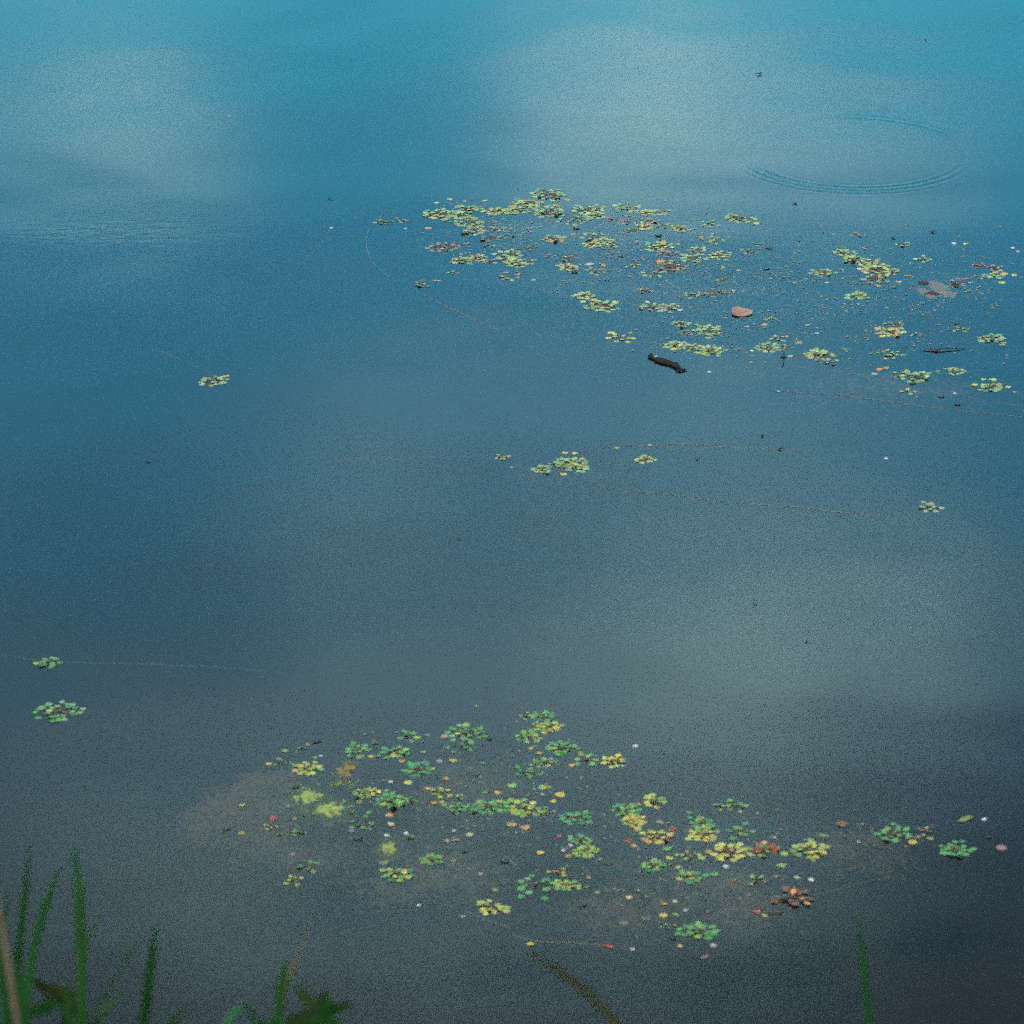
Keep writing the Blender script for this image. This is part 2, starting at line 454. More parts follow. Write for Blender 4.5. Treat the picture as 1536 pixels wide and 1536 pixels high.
THINGS = []        # everything that needs a label of its own: dict(obj, x, y, what, colour, hand label)
def rosette(x, y, w, col, n=None, style='', mixc='', label=None, near=None):
    """one floating rosette; w is its width in survey pixels; style: s sparse, d dense, u upturned, k sunk"""
    near = (y > 800) if near is None else near
    u = px(y); Rr = w * u / 2 * (1.20 if near else 1.14)
    c0 = at(x, y)
    L = max(0.018 if near else 0.022, min((0.0375 if near else 0.039), Rr * 0.47))
    if Rr < L * 1.15: L = Rr * 0.85
    e = bpy.data.objects.new('floating_rosette', None)
    e.empty_display_size = 0.05
    COL.objects.link(e); e.location = c0
    lw = L * rnd.uniform(0.98, 1.15)
    full = max(3, int(2 * math.pi * (Rr - L * 0.45) / (lw * 0.86)))
    n_out = full if n is None else max(2, int(n * 0.62 + 0.5))
    if n is None and 's' in style: n_out = max(3, int(full * 0.6))
    n_in = (int(n_out * (0.75 if 'd' in style else 0.5)) if n is None else max(0, n - n_out))
    if 's' in style and n is None: n_in = int(n_out * 0.3)
    pale = (lambda c_: c_) if near else (lambda c_: blend(c_, (0.33, 0.31, 0.18), 0.40 if c_[1] > c_[0] * 0.8 else 0.12))  # far leaves blended paler: haze put into their colour
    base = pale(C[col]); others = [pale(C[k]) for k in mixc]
    a0 = rnd.uniform(0, 6.28)
    sv, sf = [], []
    gap = rnd.uniform(0, 6.28)
    # a slight drift of the whole outline so that no two are round alike
    eph = rnd.uniform(0, 3.14); ecc = rnd.uniform(0.0, 0.16)
    for ring, cnt in ((0, n_out), (1, n_in)):
        for i in range(cnt):
            an = a0 + 6.283 * (i + 0.5 * ring) / max(cnt, 1) + rnd.uniform(-0.22, 0.22)
            if n is None and 'd' not in style and ring == 0 and abs(((an - gap + 3.14) % 6.283) - 3.14) < 0.28: continue
            tip = Rr * (rnd.uniform(0.76, 1.14) if ring == 0 else rnd.uniform(0.45, 0.72)) * (1 + ecc * math.cos(2 * (an - eph)))
            ll = L * (rnd.uniform(0.82, 1.12) if ring == 0 else rnd.uniform(0.62, 0.88))
            rb = max(0.0, tip - ll)
            z = 0.0014 + (0.0018 if ring else 0.0) + rnd.uniform(0, 0.0012)
            pit = rnd.uniform(-0.02, 0.04) + (0.04 if ring else 0)
            if rnd.random() < 0.07: pit += rnd.uniform(0.15, 0.4)   # a leaf lifted by its neighbour
            if 'u' in style: pit = rnd.uniform(0.05, 0.42); z += 0.004
            if 'k' in style: z = -0.003 - rnd.uniform(0, 0.008); pit = rnd.uniform(-0.1, 0.1)
            cc = base
            if others and rnd.random() < 0.42: cc = rnd.choice(others)
            elif rnd.random() < 0.10 and col in 'gmlf': cc = blend(base, C['y'], rnd.uniform(0.3, 0.9))
            hd = an + rnd.uniform(-0.35, 0.35)
            b = Vector((math.cos(an) * rb, math.sin(an) * rb, z))
            put_leaf(rnd.choice(ROS), e, b, hd, ll, ll * rnd.uniform(0.80, 1.08), pit, rnd.uniform(-0.06, 0.06), jit(cc, 0.27))
            zc = -0.012 if 'k' in style else 0.001
            tube([Vector((0, 0, zc - 0.006)), b * 0.5 + Vector((0, 0, zc * 0.5 - 0.001)), b + Vector((math.cos(hd), math.sin(hd), 0)) * ll * 0.2 - Vector((0, 0, 0.0015))],
                 [0.0012, 0.0018, 0.0008], 4, sv, sf)
    tube([Vector((0, 0, -0.12)), Vector((rnd.uniform(-.02, .02), rnd.uniform(-.02, .02), -0.05)), Vector((0, 0, 0.002))], [0.003, 0.003, 0.004], 5, sv, sf)
    link('stem', mesh('stem', sv, sf), M_STALK, e)
    if 'k' not in style:
        for i in range(rnd.randint(2, 4)):   # young leaves crowding the heart
            an = rnd.uniform(0, 6.28)
            put_leaf(rnd.choice(ROS), e, Vector((0, 0, 0.006)), an, L * rnd.uniform(0.28, 0.45), L * 0.32, rnd.uniform(0.1, 0.5), 0, jit(blend(base, C['b'], 0.45)))
    THINGS.append(dict(o=e, x=x, y=y, what='rosette', col=col, mix=mixc, style=style, w=w, label=label))
    return e
def loose(x, y, w, col, shape='round', label=None, group=True):
    """one leaf that came away, lying on the water"""
    u = px(y); wd = w * u * 0.92
    L = wd * rnd.uniform(0.8, 1.0)
    c0 = at(x, y)
    an = rnd.choice((0, math.pi)) + rnd.uniform(-0.7, 0.7)
    me = rnd.choice({'round': RND, 'narrow': NAR, 'rosette': ROS}[shape])
    if shape == 'narrow': L = wd; W_ = wd * 0.9
    else: W_ = L * rnd.uniform(0.95, 1.25)
    off = Vector((math.cos(an), math.sin(an), 0)) * (-L / 2)
    o = put_leaf(me, None, c0 + off + Vector((0, 0, 0.0018)), an, L, W_, rnd.uniform(0.0, 0.05), rnd.uniform(-0.10, 0.10), jit(C[col], 0.14), 'floating_leaf' if col != 'w' else 'floating_petal')
    THINGS.append(dict(o=o, x=x, y=y, what='leaf' if col != 'w' else 'petal', col=col, mix='', style='', w=w, label=label))
    return o

# ------------------------------------------------------------------ the near patch
NEAR_ROS = [
    # x, y, width, colour, leaf count or None, style, mixed in
    (536, 1125, 42, 'g', None, '', 'f'), (563, 1116, 20, 'g', 4, '', ''), (588, 1128, 40, 'g', None, '', 'l'), (610, 1104, 42, 'g', None, 's', 'f'),
    (630, 1154, 48, 'm', None, 'd', ''), (462, 1153, 44, 'y', None, 'd', 'l'), (424, 1143, 26, 'g', 5, '', 'm'), (452, 1122, 15, 'g', 3, '', ''),
    (550, 1190, 34, 'l', None, '', 'y'), (587, 1202, 46, 'g', None, 'd', ''), (617, 1202, 24, 'g', 5, '', ''), (540, 1234, 38, 'g', None, 's', ''),
    (403, 1241, 21, 'y', 5, '', 'l'), (447, 1249, 28, 'm', 5, 's', ''), (419, 1252, 13, 'm', 3, '', ''), (466, 1300, 38, 'g', 5, 's', ''),
    (440, 1321, 30, 'y', 7, '', 'l'), (594, 1310, 46, 'g', None, '', 'yl'), (646, 1290, 36, 'g', None, '', ''), (659, 1189, 36, 'l', 9, '', 'y'),
    (699, 1100, 54, 'g', None, '', 'f'), (692, 1118, 42, 'g', None, 's', 'm'), (789, 1074, 24, 'l', 6, '', 'f'), (813, 1073, 34, 'g', None, '', 'm'),
    (823, 1091, 38, 'y', None, 'd', 'l'), (806, 1087, 18, 'y', 4, '', ''), (793, 1106, 36, 'l', None, 'd', 'g'), (843, 1122, 46, 'g', None, '', ''),
    (816, 1144, 36, 'g', None, '', 'f'), (791, 1159, 38, 'g', 8, 's', 'm'), (769, 1126, 26, 'v', None, 'k', 'l'), (880, 1139, 44, 'l', None, 's', 'g'),
    (921, 1142, 36, 'y', None, '', 'Y'), (683, 1212, 32, 'g', None, '', ''), (709, 1212, 30, 'm', None, '', ''), (734, 1210, 48, 'm', None, 'd', 'g'),
    (784, 1212, 52, 'l', None, 'd', 'y'), (816, 1217, 26, 'v', 6, '', 'l'), (863, 1227, 44, 'm', None, 'd', ''), (871, 1260, 34, 'g', None, '', 'f'),
    (878, 1277, 38, 'l', None, 'd', ''), (689, 1196, 18, 'l', 4, '', ''), (982, 1201, 40, 'l', None, '', 'y'), (942, 1215, 42, 'g', None, '', 'l'),
    (951, 1232, 36, 'y', None, 'd', ''), (1080, 1209, 24, 'f', 5, 's', 'l'), (1104, 1209, 34, 'l', None, 's', 'g'), (1054, 1235, 42, 'g', None, '', ''),
    (1053, 1252, 48, 'y', None, 'd', 'l'), (1111, 1247, 44, 'g', 9, '', ''), (984, 1256, 46, 'y', None, '', 'lo'), (1096, 1278, 54, 'y', None, 'd', ''),
    (1144, 1274, 46, 'v', None, '', 'ogR'), (1217, 1274, 52, 'y', None, 'd', 'l'), (1030, 1282, 32, 'y', 7, '', 'l'), (982, 1299, 36, 'l', None, '', 'g'),
    (1039, 1315, 44, 'm', None, '', 'g'), (1135, 1320, 30, 'v', 6, '', 'l'), (1059, 1348, 46, 'n', None, 'k', 'bg'), (1190, 1347, 54, 'b', 13, 'u', 'oobv'),
    (1046, 1396, 52, 'g', None, 'd', 'm'), (1001, 1389, 24, 'l', 4, '', 'g'), (803, 1326, 62, 'g', 11, 's', 'f'), (837, 1309, 28, 'Y', 5, '', 'y'),
    (849, 1328, 36, 'l', None, 'd', ''), (736, 1362, 44, 'y', None, '', 'l'), (1342, 1251, 54, 'g', None, '', 'm'), (1370, 1256, 20, 'g', 4, '', ''),
    (1436, 1275, 54, 'm', None, '', 'g'), (1388, 1247, 24, 'b', 6, '', 'vo'), (72, 994, 38, 'g', 14, '', ''), (89, 1067, 66, 'g', 27, '', 'f'),
    (616, 1256, 18, 'g', 4, '', ''), (991, 1326, 34, 'k', None, 'k', 'b'), (1266, 1256, 26, 'b', None, 'k', 'v'), (700, 1160, 40, 'b', None, 'k', 'v'),
    (655, 1166, 34, 'n', None, 'k', 'b'), (735, 1150, 32, 'v', None, 'k', 'b'), (668, 1108, 30, 'v', 8, 'k', 't'), (760, 1195, 26, 'b', 7, 'k', 'v'), (790, 1190, 28, 'k', 8, 'k', 'b'),
    (915, 1295, 38, 'n', None, 'k', 'g'), (955, 1300, 34, 'b', None, 'k', 't'), (935, 1325, 36, 'v', None, 'k', 'n'), (905, 1338, 30, 'n', None, 'k', 'f'), (965, 1345, 34, 'b', None, 'k', 'k'),
    (1095, 1335, 32, 'b', None, 'k', 'v'), (1225, 1250, 28, 'v', 7, 'k', 'b'), (1290, 1262, 30, 'b', None, 'k', 't'), (640, 1230, 26, 'b', 7, 'k', 't'), (500, 1258, 32, 'b', 8, 'k', 't'),
    (725, 1225, 30, 'n', 8, 'k', 'v'), (890, 1180, 26, 'v', 6, 'k', 'n'), (850, 1305, 26, 'b', 6, 'k', 'v'),
]
NEAR_LOOSE = [
    (403, 1146, 15, 'o'), (427, 1126, 13, 't'), (481, 1134, 7, 'w'), (473, 1136, 8, 't'), (461, 1117, 8, 'p'), (557, 1135, 12, 'y'), (603, 1142, 12, 'o'),
    (635, 1128, 11, 't'), (667, 1105, 14, 't'), (641, 1103, 10, 'v'), (586, 1173, 12, 'c'), (612, 1174, 14, 'y'), (580, 1186, 9, 't'), (539, 1203, 12, 'v'),
    (584, 1223, 17, 'o'), (587, 1236, 17, 'c'), (526, 1220, 9, 'k'), (527, 1246, 11, 'p'), (554, 1243, 11, 't'), (410, 1228, 12, 'r'), (442, 1228, 8, 't'),
    (651, 1204, 14, 'o'), (663, 1203, 8, 'Y'), (580, 1253, 9, 'w'), (609, 1250, 8, 'w'), (432, 1210, 10, 'v'), (575, 1294, 17, 'v'), (669, 1168, 10, 'o'),
    (679, 1141, 16, 'y'), (659, 1142, 11, 's'), (670, 1261, 12, 't'), (683, 1260, 17, 't'), (704, 1252, 14, 'c'), (796, 1123, 12, 'Y'), (809, 1130, 13, 'o'),
    (858, 1148, 12, 'o'), (953, 1119, 11, 'w'), (934, 1149, 7, 'w'), (768, 1178, 21, 'l'), (814, 1181, 16, 'l'), (823, 1181, 9, 'o'), (840, 1192, 18, 'Y'),
    (746, 1189, 14, 'o'), (830, 1202, 11, 'Y'), (768, 1237, 18, 'o'), (788, 1241, 18, 'o'), (839, 1255, 13, 'r'), (856, 1268, 9, 'w'), (845, 1276, 8, 'w'),
    (811, 1279, 17, 'Y'), (853, 1284, 14, 'o'), (942, 1261, 12, 'R'), (951, 1269, 11, 'o'), (883, 1316, 9, 'o'), (705, 1126, 8, 't'), (724, 1145, 10, 'g'),
    (713, 1163, 15, 'k'), (685, 1176, 12, 'b'), (832, 1217, 7, 's'), (813, 1192, 9, 's'), (681, 1246, 7, 'w'), (679, 1291, 14, 'v'), (721, 1311, 9, 's'),
    (957, 1243, 15, 'y'), (958, 1207, 9, 'Y'), (1034, 1219, 12, 'g'), (975, 1247, 9, 'r'), (1009, 1243, 16, 'R'), (1162, 1278, 9, 'R'), (1052, 1287, 17, 'l'),
    (1063, 1278, 15, 'o'), (1072, 1311, 17, 'g'), (1001, 1273, 21, 'g'), (1005, 1287, 17, 'y'), (1177, 1281, 18, 'l'), (1172, 1298, 19, 'l'), (1220, 1291, 9, 'l'),
    (1235, 1253, 18, 'v'), (990, 1233, 13, 't'), (1017, 1301, 10, 'Y'), (1089, 1300, 11, 'w'), (1217, 1320, 12, 'w'), (959, 1316, 17, 'k'), (944, 1346, 13, 'c'),
    (1135, 1367, 14, 'r'), (1147, 1374, 10, 'y'), (1161, 1256, 13, 't'), (1164, 1315, 10, 't'), (1196, 1316, 12, 's'), (949, 1424, 8, 'w'), (1070, 1418, 13, 's'),
    (1057, 1436, 18, 'p'), (1020, 1419, 11, 'c'), (1013, 1372, 14, 'l'), (995, 1373, 16, 'Y'), (997, 1356, 11, 'o'), (1012, 1352, 9, 'c'), (1028, 1366, 10, 's'),
    (694, 1375, 11, 't'), (882, 1330, 12, 'g'), (795, 1416, 15, 'Y'), (914, 1420, 17, 'r'), (1368, 1263, 19, 'Y'), (1395, 1258, 14, 'v'), (1448, 1229, 34, 'v'),
    (1476, 1229, 10, 'w'), (1502, 1272, 18, 'p'), (822, 1333, 12, 't'), (781, 1345, 14, 'm'), (817, 1348, 16, 'g'), (612, 1131, 10, 'g'), (441, 1147, 12, 'm'),
    (553, 1219, 12, 'g'), (727, 1189, 13, 'm'), (628, 1358, 8, 'w'), (363, 1208, 13, 'y'), (362, 1250, 12, 'Y'), (743, 1336, 12, 'v'), (1288, 1263, 8, 's'),
    (439, 1282, 12, 'p'), (1100, 1321, 13, 'b'), (896, 1339, 10, 'n'), (969, 1378, 18, 'b'), (936, 1385, 22, 'b'), (913, 1296, 16, 'k'), (1263, 1236, 24, 'b'),
]
NEAR_DARK = [(475, 1113), (445, 1181), (340, 1245), (537, 1259), (733, 1109), (695, 1278), (756, 1293), (875, 1359), (1171, 1369), (1009, 1408), (888, 1412), (1155, 1371), (1483, 1256)]  # dark spots; a few by the near edge are shadows set as black scraps

HAND = {
    (630, 1154): 'dense blue-green rosette standing proud in the far half of the near patch',
    (1096, 1278): 'largest bright yellow rosette in the near patch',
    (1190, 1347): 'withered orange-brown rosette with upturned leaves at the near edge',
    (1039, 1315): 'blue-green rosette forming an open ring around a dark heart',
    (89, 1067): 'wide green rosette alone on open water beside the bank grass',
    (72, 994): 'small green rosette with a reddish heart alone on open water',
    (736, 1362): 'lone yellow rosette off the near edge of the patch',
    (1217, 1274): 'yellow rosette at the outer end of the near patch, beyond the green ones',
    (1342, 1251): 'green rosette on the outlying spur with an orange leaf at its foot',
    (1436, 1275): 'outermost blue-green rosette at the tip of the spur',
    (462, 1153): 'solid yellow rosette beside the algae',
    (440, 1321): 'small yellow rosette at the near corner of the patch',
    (839, 1255): 'small bright red leaf in the middle of the near patch',
    (1448, 1229): 'long olive leaf lying off the spur',
    (1476, 1229): 'bright white petal off the tip of the spur',
    (914, 1420): 'narrow red leaf at the end of a drifting stalk',
    (1046, 1396): 'broad green rosette closest to the bank in the near patch',
    (823, 1091): 'yellow rosette squeezed among green ones at the far tip of the near patch',
    (768, 1237): 'first of two orange leaves lying side by side',
    (788, 1241): 'second of two orange leaves lying side by side, the one nearer the red leaf',
}
for (x, y, w, c, n, s, mc) in NEAR_ROS:
    rosette(x, y, w, c, n, s, mc, HAND.get((x, y)))
for (x, y, w, c) in NEAR_LOOSE:
    sh = 'narrow' if (x, y) in ((914, 1420), (1448, 1229), (1057, 1436), (363, 1208), (362, 1250)) or rnd.random() < 0.10 else ('rosette' if c in 'gml' or rnd.random() < 0.75 else 'round')
    loose(x, y, w, c, sh, HAND.get((x, y)))

# ------------------------------------------------------------------ the far patch
FAR_ROS = [
    (661, 321, 48, 'l', None, 'd', 'gy'), (702, 313, 36, 'g', None, '', 'l'), (669, 331, 20, 'y', 4, '', 'l'), (692, 323, 38, 'f', None, '', 'ly'), (706, 334, 50, 'g', None, '', 'f'),
    (712, 345, 42, 'n', None, '', 'gp'), (745, 343, 24, 'g', 6, '', ''), (745, 317, 42, 'l', None, 'd', 'y'), (774, 315, 36, 'l', None, '', 'f'), (792, 305, 38, 'l', None, '', 'yo'),
    (823, 292, 52, 'f', None, 'd', 'g'), (823, 317, 54, 'g', None, '', 'f'), (804, 318, 28, 'f', 7, '', ''), (665, 370, 46, 'p', None, '', 'nk'), (698, 368, 24, 'p', 5, '', ''),
    (735, 357, 32, 'k', 9, '', 'pb'), (733, 368, 22, 'g', 5, '', 'k'), (692, 391, 36, 'g', None, '', 'yl'), (717, 387, 32, 'v', None, '', 'ot'), (763, 382, 44, 'f', None, '', 'g'),
    (735, 392, 26, 't', 6, '', 'y'), (755, 389, 20, 'b', 5, '', 't'), (774, 395, 34, 'l', None, '', 'y'), (792, 393, 26, 'y', 6, '', 'o'), (794, 372, 15, 'b', 4, '', 'v'),
    (765, 415, 38, 'n', None, 's', 'gt'), (679, 409, 18, 'n', 4, '', 'v'), (831, 358, 36, 'l', None, '', 'go'), (882, 314, 44, 'l', None, '', 'y'), (893, 323, 32, 'f', None, '', 'g'),
    (860, 330, 50, 'f', None, 's', 'g'), (875, 331, 22, 'y', 5, '', 'l'), (941, 312, 40, 'f', None, '', 'l'), (968, 319, 28, 'l', None, '', 'y'), (986, 319, 36, 'l', None, 's', 'v'),
    (917, 329, 22, 'P', 5, '', ''), (940, 333, 28, 'P', 7, 's', 'p'), (974, 331, 28, 'n', None, '', 'g'), (968, 341, 28, 'y', None, '', 'o'), (950, 345, 24, 'b', 7, '', 'o'),
    (995, 339, 22, 'g', 5, '', ''), (1020, 343, 30, 'g', None, '', 'v'), (888, 355, 38, 'l', None, 's', 'g'), (909, 362, 26, 'y', None, '', 'l'), (888, 367, 28, 'y', None, 'd', ''),
    (917, 369, 22, 'l', 6, '', 'y'), (855, 387, 28, 'b', 8, '', 'ty'), (851, 401, 32, 'l', None, '', 'y'), (894, 407, 32, 'v', None, 's', 'g'), (950, 399, 22, 'y', 6, '', 'g'),
    (989, 370, 42, 'l', None, '', 'y'), (1001, 381, 36, 'p', None, 's', 'b'), (1040, 387, 40, 'f', None, '', 'g'), (1046, 376, 30, 'n', None, '', 'f'), (1081, 383, 36, 'l', None, '', 'y'),
    (1005, 401, 50, 'b', None, '', 'ot'), (976, 411, 32, 'g', None, 's', 'y'), (1071, 360, 32, 'v', None, 's', 'g'), (876, 443, 36, 'l', None, '', 'y'), (900, 458, 52, 'l', None, 'd', 'f'),
    (970, 436, 24, 't', 6, '', 'v'), (980, 461, 40, 'f', None, '', 'n'), (1007, 462, 40, 's', 9, 's', 'n'), (1036, 442, 32, 'n', None, 's', 'g'), (1058, 442, 28, 'n', 7, 's', 'b'),
    (1079, 438, 28, 'v', 7, 's', 'b'), (1109, 328, 46, 'g', None, '', 'kf'), (1064, 336, 32, 'g', 8, 's', 'n'), (1121, 377, 24, 'v', 6, '', 'p'), (1137, 366, 20, 'v', 5, '', 'g'),
    (1082, 402, 16, 'v', 4, '', 'y'), (1234, 409, 36, 'v', None, '', 'g'), (1285, 352, 22, 'v', 6, '', 'b'), (1084, 421, 22, 'g', 5, '', 'k'), (1023, 486, 30, 'f', None, '', 'l'),
    (1156, 478, 20, 'v', 5, '', 'y'), (1265, 380, 36, 'v', None, '', 'l'), (1281, 389, 38, 'l', None, '', 'v'), (1299, 392, 28, 'f', None, '', 'l'), (1314, 404, 56, 'l', None, 'd', 'y'),
    (1338, 409, 28, 'l', 7, '', 'v'), (1314, 418, 40, 'v', None, '', 'gk'), (1289, 444, 40, 'g', None, '', 'vl'), (1386, 389, 28, 'y', 7, '', 'g'), (1355, 367, 26, 'l', 6, '', 'v'),
    (1468, 398, 26, 'P', 7, 'd', ''), (1492, 402, 28, 'P', 8, '', 'v'), (1470, 416, 20, 'f', 5, '', ''), (1494, 412, 36, 'l', None, '', 'f'), (1441, 423, 34, 'p', None, 's', 'gn'),
    (1451, 437, 13, 'g', 3, '', ''), (1334, 498, 46, 'y', None, 'd', 'po'), (1343, 486, 24, 'g', 5, '', 'f'), (1374, 502, 22, 's', 5, '', ''), (1443, 495, 28, 'f', 7, '', 'g'),
    (1488, 510, 46, 'f', None, '', 'g'), (934, 507, 42, 'l', 10, 's', 'y'), (1012, 518, 38, 'l', None, 'd', 'f'), (1040, 521, 32, 'l', None, '', 'f'), (1065, 526, 46, 'l', None, 'd', 'g'),
    (1063, 496, 44, 'f', None, 'd', 'g'), (1028, 499, 22, 'o', 5, '', 't'), (1137, 561, 22, 'v', None, 'k', ''), (1153, 521, 42, 'f', None, 'd', 'g'), (1178, 521, 22, 't', 5, '', 'o'),
    (1168, 507, 28, 'g', 7, 's', 'n'), (1227, 532, 46, 'l', None, 'd', 'y'), (1244, 543, 30, 'g', 7, '', 'k'), (1268, 525, 14, 'v', 4, '', ''), (1340, 532, 34, 'g', 8, '', 'm'),
    (1325, 526, 18, 'c', 4, '', 'b'), (1376, 565, 46, 'g', None, '', 'f'), (1350, 562, 26, 't', 6, '', 'b'), (1363, 588, 24, 'g', 6, '', 'l'), (1430, 557, 32, 'g', None, '', 'f'),
    (1487, 581, 44, 'm', None, 'd', 'f'), (320, 571, 44, 'f', None, '', 'v'), (752, 686, 26, 'y', 7, '', ''), (853, 694, 46, 'm', None, 'd', 'g'), (863, 700, 44, 'g', None, '', 'l'),
    (812, 704, 36, 'g', None, '', 'v'), (968, 689, 32, 'y', None, '', 'l'), (1393, 761, 38, 'f', 10, '', ''), (575, 333, 27, 'f', 7, '', 'v'), (632, 428, 24, 'f', 7, '', ''),
    (603, 331, 24, 't', 5, 's', 'v'), (834, 696, 24, 'g', 6, '', 'm'),
]
FAR_LOOSE = [
    (655, 304, 11, 'c'), (675, 299, 10, 'y'), (727, 301, 11, 'y'), (697, 302, 9, 'o'), (768, 304, 12, 'o'), (777, 299, 10, 'o'), (642, 342, 12, 'o'), (833, 308, 10, 'o'),
    (650, 327, 14, 'c'), (780, 353, 10, 'g'), (798, 334, 8, 'b'), (718, 384, 11, 'o'), (692, 381, 9, 'p'), (823, 382, 10, 'p'), (800, 420, 9, 't'), (851, 300, 10, 'o'),
    (859, 351, 12, 't'), (933, 360, 10, 'p'), (1052, 356, 9, 'o'), (991, 392, 18, 'o'), (905, 398, 9, 'o'), (884, 396, 16, 's'), (1135, 335, 12, 'Y'), (1017, 366, 11, 'o'),
    (1096, 410, 9, 'k'), (1107, 406, 10, 't'), (1045, 487, 11, 'o'), (1147, 487, 13, 'o'), (1361, 414, 15, 'o'), (1317, 390, 13, 'o'), (1508, 411, 11, 'Y'), (1521, 413, 12, 'y'),
    (1503, 424, 12, 'Y'), (1519, 372, 9, 'w'), (1527, 377, 8, 'w'), (1431, 365, 9, 'w'), (1448, 366, 9, 'y'), (923, 453, 10, 'Y'), (892, 450, 11, 'Y'), (917, 499, 15, 'Y'),
    (1062, 507, 13, 'Y'), (1198, 514, 14, 't'), (1329, 538, 10, 'o'), (1352, 525, 15, 'k'), (1319, 554, 12, 'o'), (1329, 552, 13, 't'), (1312, 561, 12, 's'), (1406, 557, 11, 'g'),
    (1462, 577, 14, 'Y'), (1489, 569, 15, 'Y'), (1512, 581, 11, 'Y'), (1475, 569, 12, 'y'), (1432, 590, 8, 'w'), (1522, 588, 9, 't'), (341, 564, 8, 'c'), (634, 421, 14, 'b'),
    (655, 421, 16, 's'), (848, 679, 12, 'y'), (862, 680, 12, 'Y'), (874, 688, 13, 'y'), (865, 697, 10, 'y'), (845, 711, 13, 'Y'), (878, 700, 14, 'y'), (768, 701, 7, 'o'),
    (975, 668, 7, 'w'), (1329, 688, 8, 'w'), (344, 174, 6, 'c'), (497, 342, 6, 'w'), (1167, 587, 6, 'w'), (1064, 558, 8, 'w'), (1127, 544, 7, 'w'), (1128, 526, 7, 'w'),
    (925, 672, 11, 'f'), (1225, 500, 8, 'w'), (1211, 488, 8, 'w'), (1120, 490, 10, 't'), (1443, 419, 9, 'P'), (1456, 416, 9, 'P'), (1348, 423, 11, 's'), (1317, 429, 9, 'o'),
    (938, 324, 16, 'P'), (960, 433, 9, 't'), (1069, 351, 10, 's'), (1240, 424, 7, 'w'), (1100, 436, 8, 'w'), (608, 343, 6, 'w'), (1185, 534, 12, 's'), (1250, 352, 7, 's'),
]
FAR_DARK = [(643, 325), (767, 355), (864, 343), (822, 320), (862, 409), (931, 385), (987, 354), (1150, 404), (1154, 373), (1370, 576), (1437, 607), (1435, 486), (1412, 596), (1175, 536), (992, 362)]
HAND_F = {
    (665, 370): 'dusty pink rosette on the outer side of the far patch',
    (1334, 498): 'yellow rosette with pink-edged leaves towards the frame side',
    (1468, 398): 'smaller dark magenta rosette beside a lime green one',
    (1492, 402): 'magenta rosette touching the lime green one behind the yellow leaf',
    (823, 292): 'dense pale green rosette at the farthest tip of the far patch',
    (1314, 404): 'largest lime and yellow rosette on the right of the far patch',
    (1487, 581): 'blue-green rosette ringed by yellow loose leaves',
    (320, 571): 'flat pale green rosette alone far out on the left',
    (752, 686): 'little yellow rosette floating between the two patches',
    (968, 689): 'yellow ring rosette on the thread between the two patches',
    (1393, 761): 'pale green rosette alone in mid water',
    (575, 333): 'small pale green rosette beside the curved stalk, off the far patch',
    (632, 428): 'small pale green rosette under the brown leaf at the end of the curved stalk',
    (853, 694): 'dense blue-green rosette of the small raft between the patches',
    (1227, 532): 'dense lime and yellow rosette on the near side of the far patch',
    (1005, 401): 'large brown and orange rosette in the middle of the far patch',
    (900, 458): 'wide lime green rosette on the near side of the far patch',
    (1488, 510): 'pale green rosette by the frame edge in line with the thin dark stick',
    (917, 329): 'small magenta rosette behind the yellow ones',
    (934, 507): 'sparse lime rosette just behind the driftwood',
    (344, 174): 'tiny cream fleck alone far out on blue water',
    (341, 564): 'cream leaf touching the lone pale green rosette far out on the left',
    (634, 421): 'curled brown leaf over a small pale green rosette',
    (655, 421): 'grey narrow leaf beside the curled brown one',
}
for (x, y, w, c, n, s, mc) in FAR_ROS:
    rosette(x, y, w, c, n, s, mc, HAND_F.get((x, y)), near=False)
for (x, y, w, c) in FAR_LOOSE:
    loose(x, y, w, c, 'narrow' if (x, y) == (655, 421) or rnd.random() < 0.08 else ('rosette' if c in 'gml' or rnd.random() < 0.55 else 'round'), HAND_F.get((x, y)))

# ------------------------------------------------------------------ dark scraps: water-logged nuts with two horns, a few standing in for shadows
def nut_mesh(seed):
    r = random.Random(seed)
    bm = bmesh.new()
    bmesh.ops.create_icosphere(bm, subdivisions=2, radius=1.0)
    for v in bm.verts:
        n_ = v.co.normalized()
        k = 1 + 0.25 * noise.noise(n_ * 2 + Vector((seed, 0, 0)))
        v.co = Vector((n_.x * 1.0 * k, n_.y * 0.62 * k, n_.z * 0.5 * k))
        if abs(n_.x) > 0.82:
            v.co.x *= 1.5; v.co.z += 0.35; v.co.y *= 0.5
    me = bpy.data.meshes.new('scrap'); bm.to_mesh(me); bm.free()
    for p in me.polygons: p.use_smooth = True
    me.materials.append(M_INSECT)
    return me
NUTS = [nut_mesh(i) for i in range(4)]
def scrap(x, y, s, label=None):
    o = bpy.data.objects.new('nut_or_shade_scrap', rnd.choice(NUTS)); COL.objects.link(o)
    k = s * px(y) / 2
    o.location = at(x, y) + Vector((0, 0, 0.2 * k)); o.scale = (k, k, k * 0.8); o.rotation_euler = (0, 0, rnd.uniform(-0.5, 0.5))
    THINGS.append(dict(o=o, x=x, y=y, what='nut', col='d', mix='', style='', w=s, label=label))
for (x, y) in NEAR_DARK: scrap(x, y, rnd.uniform(7, 10))
for (x, y) in FAR_DARK: scrap(x, y, rnd.uniform(5, 8))

